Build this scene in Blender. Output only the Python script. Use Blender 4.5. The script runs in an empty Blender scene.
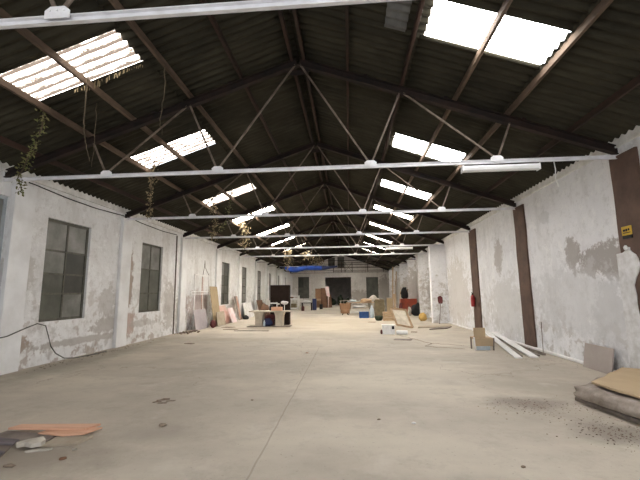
import bpy, bmesh, math, random
from mathutils import Vector, Matrix, noise
R = math.radians
S = bpy.context.scene
COL = S.collection
XL, XR, XC = -7.49, 5.24, -0.99          # inner wall faces and ridge line
ZE, ZR = 4.22, 6.487                     # underside of the rafters at the wall and at the ridge
BAY = 4.353
YEND = 48.5
YFRONT = -5.0
def truss_y(n): return 2.82 + (n - 1) * BAY
SL = (ZR - ZE) / (XC - XL); SR = (ZR - ZE) / (XR - XC)
def under(x): return ZR - SL * (XC - x) if x < XC else ZR - SR * (x - XC)
ROOF = 0.31

# ------------------------------------------------------------------ materials
def new_mat(name):
    m = bpy.data.materials.new(name); m.use_nodes = True
    nt = m.node_tree; b = nt.nodes['Principled BSDF']
    return m, nt, b
def N(nt, t, **kw):
    n = nt.nodes.new(t)
    for k, v in kw.items():
        if k in n.inputs: n.inputs[k].default_value = v
        else: setattr(n, k, v)
    return n
def rgb(c): return (c[0], c[1], c[2], 1)
def srgb(r, g, b):
    f = lambda v: ((v / 255 + .055) / 1.055) ** 2.4 if v > 10 else v / 255 / 12.92
    return (f(r), f(g), f(b))
def noise_fac(nt, pos, scale, lo, hi, detail=5, rough=.6, stretch=None, seed=0.0):
    mp = N(nt, 'ShaderNodeMapping'); nt.links.new(pos, mp.inputs['Vector'])
    if stretch: mp.inputs['Scale'].default_value = stretch
    mp.inputs['Location'].default_value = (seed, seed * 1.7, seed * .6)
    n = N(nt, 'ShaderNodeTexNoise', Scale=scale, Detail=detail, Roughness=rough)
    nt.links.new(mp.outputs[0], n.inputs['Vector'])
    r = N(nt, 'ShaderNodeMapRange'); r.inputs[1].default_value = lo; r.inputs[2].default_value = hi
    nt.links.new(n.outputs['Fac'], r.inputs[0])
    return r.outputs[0]
def mixc(nt, fac, a, b):
    m = N(nt, 'ShaderNodeMix', data_type='RGBA')
    if isinstance(fac, float): m.inputs[0].default_value = fac
    else: nt.links.new(fac, m.inputs[0])
    for i, c in ((6, a), (7, b)):
        if isinstance(c, tuple): m.inputs[i].default_value = rgb(c)
        else: nt.links.new(c, m.inputs[i])
    return m.outputs[2]
def math_(nt, op, a, b=None, clamp=False):
    m = N(nt, 'ShaderNodeMath', operation=op); m.use_clamp = clamp
    for i, v in ((0, a), (1, b)):
        if v is None: continue
        if isinstance(v, (int, float)): m.inputs[i].default_value = v
        else: nt.links.new(v, m.inputs[i])
    return m.outputs[0]
def position(nt): return N(nt, 'ShaderNodeNewGeometry').outputs['Position']
def bump(nt, b, h, strength=.3, dist=.02):
    n = N(nt, 'ShaderNodeBump', Strength=strength, Distance=dist)
    nt.links.new(h, n.inputs['Height']); nt.links.new(n.outputs[0], b.inputs['Normal'])
def plain(name, c1, c2=None, scale=6, rough=.8, metal=0, lo=.35, hi=.65, stretch=None, bmp=.2, spec=.3):
    m, nt, b = new_mat(name)
    c2 = c2 or tuple(v * .7 for v in c1)
    f = noise_fac(nt, position(nt), scale, lo, hi, stretch=stretch)
    nt.links.new(mixc(nt, f, c1, c2), b.inputs['Base Color'])
    b.inputs['Roughness'].default_value = rough; b.inputs['Metallic'].default_value = metal
    b.inputs['Specular IOR Level'].default_value = spec
    if bmp: bump(nt, b, f, bmp, .01)
    return m
def blob(nt, pos, c, r, amp=.5, scale=4.5, edge=.14):
    """mask of a stain of its own shape: an ellipsoid with a ragged edge"""
    s = N(nt, 'ShaderNodeVectorMath', operation='SUBTRACT'); nt.links.new(pos, s.inputs[0]); s.inputs[1].default_value = c
    d = N(nt, 'ShaderNodeVectorMath', operation='DIVIDE'); nt.links.new(s.outputs[0], d.inputs[0]); d.inputs[1].default_value = r
    l = N(nt, 'ShaderNodeVectorMath', operation='LENGTH'); nt.links.new(d.outputs[0], l.inputs[0])
    n = N(nt, 'ShaderNodeTexNoise', Scale=scale, Detail=9, Roughness=.72); nt.links.new(pos, n.inputs['Vector'])
    a = math_(nt, 'ADD', l.outputs['Value'], math_(nt, 'MULTIPLY', math_(nt, 'SUBTRACT', n.outputs['Fac'], .5), amp * 6))
    r_ = N(nt, 'ShaderNodeMapRange'); r_.inputs[1].default_value = 1 + edge; r_.inputs[2].default_value = 1 - edge
    nt.links.new(a, r_.inputs[0]); return r_.outputs[0]
def wall_mat(name, base, base2, damp, bare, patches, damp_top=1.2):
    m, nt, b = new_mat(name); pos = position(nt)
    col = mixc(nt, noise_fac(nt, pos, .9, .35, .7), base, base2)
    col = mixc(nt, math_(nt, 'MULTIPLY', noise_fac(nt, pos, 1.4, .52, .72, detail=8, stretch=(1, 1, .2), seed=3), .5), col, damp)
    sep = N(nt, 'ShaderNodeSeparateXYZ'); nt.links.new(pos, sep.inputs[0])
    zr = N(nt, 'ShaderNodeMapRange'); zr.inputs[1].default_value = damp_top * 2.2; zr.inputs[2].default_value = 0.1
    nt.links.new(sep.outputs['Z'], zr.inputs[0])
    f = math_(nt, 'MULTIPLY', zr.outputs[0], noise_fac(nt, pos, 2.2, .52, .60, detail=9, rough=.7, seed=7), True)
    col = mixc(nt, math_(nt, 'MULTIPLY', f, .7), col, damp)
    col = mixc(nt, math_(nt, 'MULTIPLY', noise_fac(nt, pos, 5.5, .52, .66, detail=8, rough=.75, seed=15), .38), col, damp)
    col = mixc(nt, math_(nt, 'MULTIPLY', noise_fac(nt, pos, 3.2, .54, .60, detail=9, rough=.75, seed=31), .6), col, tuple(min(v * 1.08, .88) for v in base))
    f2 = math_(nt, 'MULTIPLY', zr.outputs[0], noise_fac(nt, pos, 2.4, .56, .6, detail=8, seed=12), True)
    col = mixc(nt, math_(nt, 'MULTIPLY', f2, .7), col, bare)
    fine = noise_fac(nt, pos, 14, .62, .7, seed=5)
    col = mixc(nt, math_(nt, 'MULTIPLY', fine, .35), col, damp)
    for c, r, cc, st in patches:
        col = mixc(nt, math_(nt, 'MULTIPLY', blob(nt, pos, c, r), st), col, cc)
    nt.links.new(col, b.inputs['Base Color'])
    b.inputs['Roughness'].default_value = .9; b.inputs['Specular IOR Level'].default_value = .15
    bump(nt, b, math_(nt, 'ADD', noise_fac(nt, pos, 5, .3, .7), math_(nt, 'MULTIPLY', f2, -.8)), .35, .02)
    return m
W1, W2 = (.80, .80, .80), (.70, .69, .68)
GREY, BARE = (.42, .39, .36), (.37, .30, .25)
M = {}
M['wall_l'] = wall_mat('whitewash_left', W1, W2, GREY, BARE, [
    ((XL, 7.75, .55), (1, .45, .22), BARE, .9), ((XL, 9.9, .42), (1, 1.6, .10), GREY, .8), ((XL, 11.0, .75), (1, .7, .25), GREY, .8),
    ((XL, 7.7, 2.2), (1, .5, .6), GREY, .5), ((XL, 10.9, 1.4), (1, .4, .5), GREY, .6),
    ((XL, 12.05, 2.1), (1, .16, .85), BARE, .9), ((XL, 12.1, .7), (1, .3, .4), (.42, .30, .25), .8),
    ((XL, 14.9, 1.2), (1, .45, 1.0), GREY, .7), ((XL, 16.0, .9), (1, .6, .9), GREY, .7), ((XL, 12.9, .65), (1, 1.0, .12), GREY, .6),
    ((XL, 18.0, 1.0), (1, 1.4, .8), (.45, .35, .32), .7), ((XL, 24, 1.0), (1, 1.5, .6), BARE, .5)])
M['wall_r'] = wall_mat('whitewash_right', (.84, .84, .86), (.76, .76, .78), (.50, .49, .48), (.46, .42, .39), [
    ((XR, 7.9, 2.25), (1, .9, .36), (.36, .33, .31), .9), ((XR, 8.95, 2.45), (1, .25, .4), (.36, .33, .31), .8),
    ((XR, 9.0, 1.4), (1, 1.9, .8), (.60, .60, .61), .5), ((XR, 7.9, 1.0), (1, .5, .8), (.55, .55, .56), .5),
    ((XR, 13.2, 2.8), (1, .35, .6), (.45, .42, .40), .8), ((XR, 12.8, 1.0), (1, 1.4, 1.1), (.60, .59, .58), .7),
    ((XR, 18.3, 1.5), (1, 1.8, 1.6), (.56, .53, .50), .7), ((XR, 22.0, 1.2), (1, 1.6, 1.6), (.48, .45, .42), .7), ((XR, 27.5, 1.8), (1, 3.5, 1.9), (.42, .38, .34), .7), ((XR, 37, 1.6), (1, 6, 1.8), (.42, .38, .34), .7),
    ((XR, 10.0, 3.6), (1, .25, .2), (.5, .5, .5), .4)], 1.0)
M['wall_b'] = wall_mat('whitewash_back', (.75, .73, .70), (.62, .60, .57), GREY, (.38, .32, .28), [
    ((1.3, YEND, 1.2), (1.3, 1, .7), (.42, .38, .34), .8), ((4.6, YEND, 2.0), (.9, 1, 1.8), (.36, .33, .30), .8)], 1.4)
def floor_mat():
    m, nt, b = new_mat('dusty_concrete'); pos = position(nt)
    c1, c2, c3 = (.50, .445, .37), (.40, .355, .295), (.60, .54, .445)
    col = mixc(nt, noise_fac(nt, pos, .45, .38, .62, detail=9, rough=.65), c1, c2)
    col = mixc(nt, math_(nt, 'MULTIPLY', noise_fac(nt, pos, .5, .5, .72, stretch=(.5, 1, 1), seed=9), .9), col, c3)
    col = mixc(nt, math_(nt, 'MULTIPLY', noise_fac(nt, pos, 2.2, .52, .75, detail=9, rough=.75, seed=4), .5), col, (.28, .245, .205))
    col = mixc(nt, math_(nt, 'MULTIPLY', noise_fac(nt, pos, 28, .64, .70, seed=2), .45), col, (.24, .21, .18))
    col = mixc(nt, math_(nt, 'MULTIPLY', noise_fac(nt, pos, 1.3, .6, .75, seed=21), .5), col, (.62, .57, .50))
    for c, r, cc, st in [((2.6, 5.9, 0), (.45, .3, 1), (.20, .17, .14), .75), ((3.05, 4.75, 0), (.4, .35, 1), (.20, .17, .14), .8),
                         ((2.0, 4.9, 0), (1.3, .9, 1), (.34, .30, .26), .3), ((-6.9, 9.5, 0), (.5, 3.5, 1), (.27, .24, .19), .7),
                         ((-3.4, 3.8, 0), (.8, .5, 1), (.25, .21, .17), .7), ((-2.3, 4.5, 0), (.5, .25, 1), (.3, .26, .22), .4),
                         ((2.6, 11.5, 0), (1.3, .3, 1), (.30, .26, .21), .4), ((-4.2, 13.5, 0), (2.5, .5, 1), (.34, .29, .23), .5),
                         ((1.5, 17, 0), (1.5, .8, 1), (.30, .25, .19), .5), ((-4.2, 17.6, 0), (1.8, .5, 1), (.28, .23, .17), .6),
                         ((-3, 22, 0), (1.5, 3, 1), (.36, .29, .20), .5), ((0, 20, 0), (3, 5, 1), (.44, .37, .27), .5)]:
        col = mixc(nt, math_(nt, 'MULTIPLY', blob(nt, pos, c, r, .35, 2.2, .6), st), col, cc)
    # saw-cut joint running down the hall, and thin cracks
    sep = N(nt, 'ShaderNodeSeparateXYZ'); nt.links.new(pos, sep.inputs[0])
    wob = N(nt, 'ShaderNodeTexNoise', Scale=3.0, Detail=4); nt.links.new(pos, wob.inputs['Vector'])
    xx = math_(nt, 'ADD', sep.outputs['X'], math_(nt, 'MULTIPLY', math_(nt, 'SUBTRACT', wob.outputs['Fac'], .5), .03))
    dj = math_(nt, 'ABSOLUTE', math_(nt, 'ADD', xx, .95))
    j = math_(nt, 'LESS_THAN', dj, .010)
    yr = math_(nt, 'LESS_THAN', sep.outputs['Y'], 11.5)
    j = math_(nt, 'MULTIPLY', j, yr)
    col = mixc(nt, math_(nt, 'MULTIPLY', j, .45), col, (.24, .19, .15))
    dist = N(nt, 'ShaderNodeTexNoise', Scale=1.5, Detail=5); nt.links.new(pos, dist.inputs['Vector'])
    va = N(nt, 'ShaderNodeVectorMath', operation='MULTIPLY_ADD'); nt.links.new(dist.outputs['Color'], va.inputs[0]); va.inputs[1].default_value = (1.5, 1.5, 0); nt.links.new(pos, va.inputs[2])
    vo = N(nt, 'ShaderNodeTexVoronoi', feature='DISTANCE_TO_EDGE', Scale=.28); nt.links.new(va.outputs[0], vo.inputs['Vector'])
    cr = math_(nt, 'LESS_THAN', vo.outputs['Distance'], .0022)
    far = math_(nt, 'GREATER_THAN', sep.outputs['Y'], 6.8)
    cr = math_(nt, 'MULTIPLY', math_(nt, 'MULTIPLY', cr, far), .45)
    col = mixc(nt, cr, col, (.22, .18, .14))
    nt.links.new(col, b.inputs['Base Color'])
    b.inputs['Roughness'].default_value = .75; b.inputs['Specular IOR Level'].default_value = .25
    bump(nt, b, noise_fac(nt, pos, 9, .3, .7, detail=8), .15, .015)
    return m
M['floor'] = floor_mat()
def roof_mat():
    m, nt, b = new_mat('old_fibre_cement'); pos = position(nt)
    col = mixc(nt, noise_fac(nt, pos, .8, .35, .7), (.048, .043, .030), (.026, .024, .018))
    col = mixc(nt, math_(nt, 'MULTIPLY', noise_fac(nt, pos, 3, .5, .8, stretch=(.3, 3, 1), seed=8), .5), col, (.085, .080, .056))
    # overlap lines across the slope, where one sheet lies over the next
    sep = N(nt, 'ShaderNodeSeparateXYZ'); nt.links.new(pos, sep.inputs[0])
    nt.links.new(col, b.inputs['Base Color'])
    b.inputs['Roughness'].default_value = .9; b.inputs['Specular IOR Level'].default_value = .1
    return m
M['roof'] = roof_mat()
def skylight_mat(name, strength, c_clean, c_dirt, lo, hi, seed, trough=.5, base=.9):
    m = bpy.data.materials.new(name); m.use_nodes = True; nt = m.node_tree
    for n in list(nt.nodes): nt.nodes.remove(n)
    out = N(nt, 'ShaderNodeOutputMaterial'); pos = position(nt)
    f = noise_fac(nt, pos, 4.5, lo, hi, detail=9, rough=.72, stretch=(.45, 2.2, 1), seed=seed)
    f2 = noise_fac(nt, pos, 30, .35, .7, detail=4, seed=seed)
    sep = N(nt, 'ShaderNodeSeparateXYZ'); nt.links.new(pos, sep.inputs[0])
    wv = math_(nt, 'ADD', math_(nt, 'MULTIPLY', math_(nt, 'SINE', math_(nt, 'MULTIPLY', sep.outputs['Y'], -2 * math.pi / .177)), .5), .5)
    wv = math_(nt, 'POWER', wv, 3.0)           # dirt lies in the troughs of the corrugation
    f = math_(nt, 'MULTIPLY', f, math_(nt, 'ADD', math_(nt, 'MULTIPLY', f2, .5), .5))
    f = math_(nt, 'ADD', f, math_(nt, 'MULTIPLY', wv, trough), True)
    col = mixc(nt, f, c_clean, c_dirt)
    st = math_(nt, 'ADD', math_(nt, 'MULTIPLY', math_(nt, 'POWER', math_(nt, 'SUBTRACT', 1.0, f, True), 3.0), strength), base)
    e = N(nt, 'ShaderNodeEmission'); nt.links.new(col, e.inputs[0]); nt.links.new(st, e.inputs[1])
    nt.links.new(e.outputs[0], out.inputs[0])
    return m
M['sky_l'] = skylight_mat('mossy_translucent_sheet', 34, (1, .96, .90), (.62, .48, .38), .36, .60, 1, .85, .75)
M['sky_r'] = skylight_mat('translucent_sheet', 34, (1, .98, .96), (.85, .82, .74), .60, .85, 6, .45)
M['sky_far'] = skylight_mat('warm_translucent_sheet', 85, (1, .95, .86), (.7, .55, .4), .50, .75, 11, .5)
M['rafter'] = plain('rusted_steel', (.030, .017, .013), (.013, .010, .009), 3, .8)
M['purlin'] = plain('dusty_red_purlin', (.055, .029, .020), (.024, .017, .013), 2.5, .85, stretch=(1, .3, 1))
M['white_metal'] = plain('white_painted_steel', (.84, .84, .87), (.70, .69, .70), 5, .5)
M['strut'] = plain('dirty_painted_bar', (.19, .15, .12), (.09, .065, .05), 6, .7)
M['brown'] = plain('brown_paint', (.135, .082, .060), (.085, .052, .040), 2.5, .65)
M['plaster'] = plain('bare_white_plaster', (.76, .76, .77), (.58, .57, .56), 6, .9, bmp=.6)
M['plaster_clean'] = plain('whitewashed_pilaster', (.82, .82, .82), (.66, .65, .64), 1.6, .9, lo=.4, hi=.75)
M['winframe'] = plain('grey_green_frame', (.13, .125, .10), (.075, .072, .06), 8, .6)
M['winframe_pale'] = plain('pale_grey_frame', (.42, .45, .48), (.33, .36, .38), 5, .6)
def pane(name, c1, c2, sc=1.5):
    return plain(name, c1, c2, sc, .35, bmp=0, spec=.35)
M['pane1'] = pane('dirty_glass', (.125, .125, .105), (.065, .068, .055))
M['pane2'] = pane('hazy_glass', (.27, .265, .25), (.13, .13, .115))
M['pane3'] = pane('dark_glass', (.060, .060, .052), (.035, .036, .03))
M['pane_far'] = plain('cloudy_glass', (.30, .29, .27), (.15, .14, .13), 1.2, .4, bmp=0)
M['dark'] = plain('dark_brown_board', (.022, .014, .011), (.014, .010, .008), 4, .9, spec=.08)
M['black'] = plain('black_rubber', (.02, .02, .02), (.012, .012, .012), 6, .7)
M['tan_board'] = plain('tan_board', (.40, .31, .19), (.34, .26, .16), 3, .8)
M['cardboard'] = plain('cardboard', (.50, .38, .24), (.44, .33, .21), 2, .85)
M['frame_wood'] = plain('frame_wood', (.42, .29, .18), (.28, .19, .115), 4, .75)
M['wood'] = plain('pale_wood', (.50, .36, .23), (.38, .26, .16), 4, .75, stretch=(4, .6, 4))
M['orange_wood'] = plain('orange_plank', (.70, .42, .29), (.60, .34, .22), 3, .65, stretch=(.5, 5, 4))
M['grey_wood'] = plain('weathered_wood', (.26, .22, .19), (.16, .13, .11), 4, .85)
M['lilac_wood'] = plain('greyish_purple_wood', (.17, .145, .15), (.10, .085, .09), 4, .85, stretch=(.5, 5, 3))
M['hose'] = plain('grey_green_hose', (.13, .135, .11), (.08, .08, .07), 5, .7)
M['beige'] = plain('dusty_board', (.42, .36, .28), (.34, .28, .21), 4, .85)
M['table_beige'] = plain('dusty_table', (.60, .54, .45), (.46, .41, .33), 5, .8)
M['stone'] = plain('pale_rubble', (.50, .46, .40), (.38, .34, .28), 6, .9, bmp=.8)
M['foam'] = plain('dusty_grey_foam', (.44, .38, .33), (.22, .18, .15), 4, .95, bmp=1)
M['grey_panel'] = plain('warm_grey_panel', (.41, .36, .33), (.37, .32, .295), 2, .7)
M['lilac'] = plain('lilac_grey_panel', (.46, .41, .42), (.36, .32, .33), 2, .8)
M['pink'] = plain('faded_pink_board', (.60, .36, .30), (.62, .50, .44), 2.2, .8)
M['redpink'] = plain('reddish_plank', (.42, .20, .15), (.5, .36, .3), 3, .8)
M['red'] = plain('red_paint', (.42, .02, .02), (.30, .02, .02), 4, .4, spec=.5)
M['darkred'] = plain('dark_red_plastic', (.14, .035, .035), (.08, .02, .02), 4, .6)
M['rust_red'] = plain('rust_red_paint', (.34, .07, .035), (.22, .055, .035), 3, .7)
M['blue'] = plain('blue_tarp', (.02, .09, .50), (.02, .05, .22), 1.5, .5)
M['paleblue'] = plain('pale_lavender_tarp', (.52, .54, .70), (.40, .40, .52), 2, .6)
M['darkblue'] = plain('dark_blue_tarp', (.02, .03, .10), (.03, .035, .08), 2, .5)
M['blue_plastic'] = plain('blue_plastic', (.035, .09, .26), (.02, .055, .18), 4, .5)
M['lightblue'] = plain('pale_blue_plastic', (.55, .62, .66), (.42, .50, .56), 6, .4)
M['green'] = plain('dark_green', (.045, .055, .03), (.02, .03, .018), 6, .8)
M['khaki'] = plain('khaki_cloth', (.21, .17, .10), (.14, .11, .07), 5, .9)
M['yellow'] = plain('ochre_sack', (.52, .34, .10), (.42, .27, .09), 6, .85)
M['sign_yellow'] = plain('yellow_enamel', (.58, .38, .02), (.48, .30, .02), 4, .4)
M['cabinet'] = plain('brown_cabinet', (.20, .105, .06), (.15, .08, .05), 3, .6)
M['cabinet_tan'] = plain('tan_cabinet', (.32, .19, .11), (.28, .16, .09), 3, .6)
M['pinkwhite'] = plain('pink_white_sheet', (.80, .58, .58), (.85, .75, .74), 3, .6)
M['vine'] = plain('vine_stem', (.12, .09, .055), (.07, .055, .035), 8, .9)
M['leaf'] = plain('vine_leaf', (.11, .13, .04), (.16, .14, .06), 8, .8)
M['dry'] = plain('dry_leaf', (.26, .20, .12), (.16, .13, .07), 8, .9)
M['crumbs'] = plain('dirt_crumbs', (.16, .12, .09), (.26, .20, .15), 20, .95)
M['white_plastic'] = plain('white_plastic', (.80, .80, .79), (.72, .72, .71), 4, .4)
M['whiteboard'] = plain('white_painted_strip', (.88, .87, .86), (.74, .72, .70), 5, .6, stretch=(3, .4, 1))
M['skirting'] = plain('whitewashed_skirting', (.80, .79, .77), (.60, .58, .55), 4, .8)

# ------------------------------------------------------------------ mesh building
class MB:
    def __init__(s): s.bm = bmesh.new()
    def face(s, vs, mi=0, smooth=False):
        try:
            f = s.bm.faces.new(vs); f.material_index = mi; f.smooth = smooth
        except ValueError: pass
    def hull8(s, p, mi=0):
        v = [s.bm.verts.new(q) for q in p]
        for q in ((0, 3, 2, 1), (4, 5, 6, 7), (0, 1, 5, 4), (1, 2, 6, 5), (2, 3, 7, 6), (3, 0, 4, 7)): s.face([v[i] for i in q], mi)
        return s
    def box(s, x0, x1, y0, y1, z0, z1, mi=0):
        return s.hull8([(x0, y0, z0), (x1, y0, z0), (x1, y1, z0), (x0, y1, z0), (x0, y0, z1), (x1, y0, z1), (x1, y1, z1), (x0, y1, z1)], mi)
    def bar(s, p, q, w, h, up=(0, 0, 1), mi=0):
        p, q = Vector(p), Vector(q); d = (q - p).normalized(); up = Vector(up)
        if abs(d.dot(up)) > .98: up = Vector((0, 1, 0))
        a = d.cross(up).normalized(); b = a.cross(d).normalized()
        a, b = a * w / 2, b * h / 2
        return s.hull8([p - a - b, p + a - b, q + a - b, q - a - b, p - a + b, p + a + b, q + a + b, q - a + b], mi)
    def tube(s, pts, r, n=7, mi=0, r2=None):
        pts = [Vector(p) for p in pts]; rings = []
        for i, p in enumerate(pts):
            d = (pts[min(i + 1, len(pts) - 1)] - pts[max(i - 1, 0)]).normalized()
            u = Vector((0, 0, 1)) if abs(d.z) < .9 else Vector((1, 0, 0))
            a = d.cross(u).normalized(); b = a.cross(d)
            rr = r if r2 is None else r + (r2 - r) * i / (len(pts) - 1)
            rings.append([s.bm.verts.new(p + (a * math.cos(t) + b * math.sin(t)) * rr) for t in [2 * math.pi * k / n for k in range(n)]])
        for A, B in zip(rings, rings[1:]):
            for k in range(n): s.face([A[k], A[(k + 1) % n], B[(k + 1) % n], B[k]], mi, True)
        s.face(rings[0][::-1], mi); s.face(rings[-1], mi); return s
    def lathe(s, prof, c=(0, 0, 0), n=20, mi=0):
        rings = [[s.bm.verts.new((c[0] + r * math.cos(2 * math.pi * k / n), c[1] + r * math.sin(2 * math.pi * k / n), c[2] + z)) for k in range(n)] for r, z in prof]
        for A, B in zip(rings, rings[1:]):
            for k in range(n): s.face([A[k], A[(k + 1) % n], B[(k + 1) % n], B[k]], mi, True)
        s.face(rings[0][::-1], mi); s.face(rings[-1], mi); return s
    def prism(s, poly, z0, z1, f=lambda a, b, z: (a, b, z), mi=0):
        A = [s.bm.verts.new(f(a, b, z0)) for a, b in poly]; B = [s.bm.verts.new(f(a, b, z1)) for a, b in poly]
        s.face(A[::-1], mi); s.face(B, mi); n = len(poly)
        for k in range(n): s.face([A[k], A[(k + 1) % n], B[(k + 1) % n], B[k]], mi)
        return s
    def lump(s, c, r, seed=0, amp=.25, sub=3, fl=None, mi=0):
        """an irregular rounded lump, flat where it rests"""
        t = bmesh.ops.create_icosphere(s.bm, subdivisions=sub, radius=1)
        for v in t['verts']:
            k = 1 + amp * noise.noise(v.co * 1.6 + Vector((seed * 3.1, seed, 7)))
            v.co = Vector((c[0] + v.co.x * r[0] * k, c[1] + v.co.y * r[1] * k, c[2] + v.co.z * r[2] * k))
            if fl is not None and v.co.z < fl: v.co.z = fl
            for f in v.link_faces: f.smooth = True; f.material_index = mi
        return s
    def build(s, name, mats, parent=None, world=False, bevel=0, seg=2, origin=True):
        bmesh.ops.recalc_face_normals(s.bm, faces=s.bm.faces)
        me = bpy.data.meshes.new(name); s.bm.to_mesh(me); s.bm.free()
        for m in (mats if isinstance(mats, (list, tuple)) else [mats]): me.materials.append(M[m])
        o = bpy.data.objects.new(name, me); COL.objects.link(o)
        if parent is not None:
            o.parent = parent
            if world: me.transform(Matrix.Translation(-parent.location))
        elif origin:
            xs = [v.co for v in me.vertices]
            c = Vector(((min(v.x for v in xs) + max(v.x for v in xs)) / 2, (min(v.y for v in xs) + max(v.y for v in xs)) / 2, min(v.z for v in xs)))
            me.transform(Matrix.Translation(-c)); o.location = c
        if bevel:
            b = o.modifiers.new('bevel', 'BEVEL'); b.width = bevel; b.segments = seg; b.limit_method = 'ANGLE'
        return o
def thing(name, label, cat, loc=(0, 0, 0), rz=0, group=None):
    o = bpy.data.objects.new(name, None); COL.objects.link(o); o.location = loc; o.rotation_euler = (0, 0, rz)
    o.empty_display_size = .2
    return tag(o, label, cat, group)
def tag(o, label, cat, group=None, kind=None):
    o['label'] = label; o['category'] = cat
    if group: o['group'] = group
    if kind: o['kind'] = kind
    return o
def struct(mb, name, mats, **k):
    o = mb.build(name, mats, **k); o['kind'] = 'structure'; return o
def dup(root, loc, label=None):
    r = root.copy(); COL.objects.link(r); r.location = loc
    if label: r['label'] = label
    for ch in list(root.children):
        c = ch.copy(); COL.objects.link(c); c.parent = r
        for g in ch.children:
            d = g.copy(); COL.objects.link(d); d.parent = c
    return r

# ------------------------------------------------------------------ floor and walls
struct(MB().box(XL - .3, XR + .3, YFRONT - 2, 57, -.2, 0), 'floor', 'floor')
TW = .3
def panel_wall(segs, holes, top, f, mb):
    """wall in the (a, z) plane cut round its holes; f maps (a, z, t) to space, t = 0 at the inner face"""
    cuts = sorted(set(segs + [h[0] for h in holes] + [h[1] for h in holes]))
    for a, b in zip(cuts, cuts[1:]):
        mid = (a + b) / 2
        zs = sorted([(h[2], h[3]) for h in holes if h[0] <= mid <= h[1]])
        z = 0
        for z0, z1 in zs:
            if z0 > z: mb.hull8([f(a, z, 0), f(b, z, 0), f(b, z, 1), f(a, z, 1), f(a, z0, 0), f(b, z0, 0), f(b, z0, 1), f(a, z0, 1)])
            z = z1
        mb.hull8([f(a, z, 0), f(b, z, 0), f(b, z, 1), f(a, z, 1), f(a, top(a), 0), f(b, top(b), 0), f(b, top(b), 1), f(a, top(a), 1)])
    return mb
LW = [(5.6, 7.36, 1.2, 3.85), (8.43, 9.98, 1.02, 3.61), (12.67, 14.16, 1.02, 3.56), (21.12, 22.6, 1.02, 3.56), (25.0, 26.5, 1.02, 3.56),
      (29.45, 30.9, 1.02, 3.55), (33.4, 34.9, 1.02, 3.55), (37.7, 39.2, 1.02, 3.55), (42.1, 43.6, 1.02, 3.55)]
RT = 4.56
struct(panel_wall([YFRONT, YEND + .3], LW, lambda a: RT + .03, lambda a, z, t: (XL - TW * t, a, z), MB()), 'wall_left', 'wall_l')
struct(panel_wall([YFRONT, YEND + .3], [], lambda a: RT + .03, lambda a, z, t: (XR + TW * t, a, z), MB()), 'wall_right', 'wall_r')
gable = lambda a: under(a) + ROOF + .02
BH = [(-6.75, -5.27, .95, 3.78), (-3.14, .30, 0, 3.70), (2.26, 3.83, .91, 3.64), (-2.72, -1.80, 4.92, 6.30), (-1.45, -.57, 4.92, 6.36)]
struct(panel_wall([XL, XC, XR], BH, gable, lambda a, z, t: (a, YEND + TW * t, z), MB()), 'wall_back', 'wall_b')
struct(panel_wall([XL, XC, XR], [(-5.2, 3.2, 0, 4.0)], gable, lambda a, z, t: (a, YFRONT - TW * t, z), MB()), 'wall_front', 'wall_b')
# dim room beyond the doorway in the back wall
mb = MB(); mb.box(XL, XR, 55, 55.2, 0, 4.2); mb.box(XL - .2, XL, 48.85, 55, 0, 4.2); mb.box(XR, XR + .2, 48.85, 55, 0, 4.2); mb.box(XL, XR, 48.82, 51.5, 4.2, 4.35); mb.box(XL, XR, 51.85, 55, 4.2, 4.35)  # unseen ceiling gap, added so sky light brightens the room
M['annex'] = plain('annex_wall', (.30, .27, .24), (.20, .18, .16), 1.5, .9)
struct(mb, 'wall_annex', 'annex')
# pilasters, wall heads and skirting
k = 0
for n in range(1, 11):
    y = truss_y(n) + .07 if n != 2 else truss_y(n) + .46
    k += 1; struct(MB().box(XL, XL + .11, y - .27, y + .27, 0, 4.20), 'trim_%d' % k, 'plaster_clean', bevel=.015)
for n in range(5, 11):
    y = truss_y(n); k += 1
    struct(MB().box(XR - (.85 if n == 5 else .65), XR, y - .12, y + .16, 0, 4.13), 'trim_%d' % k, 'wall_r', bevel=.015)
k += 1; struct(MB().box(XL, XL + .05, YFRONT, YEND, 4.36, 4.585), 'trim_%d' % k, 'skirting', bevel=.01)
k += 1; struct(MB().box(XR - .05, XR, YFRONT, YEND, 4.36, 4.585), 'trim_%d' % k, 'skirting', bevel=.01)
struct(MB().box(XR - .08, XR, YFRONT, 40, 0, .07), 'baseboard_right', 'whiteboard', bevel=.025)

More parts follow.
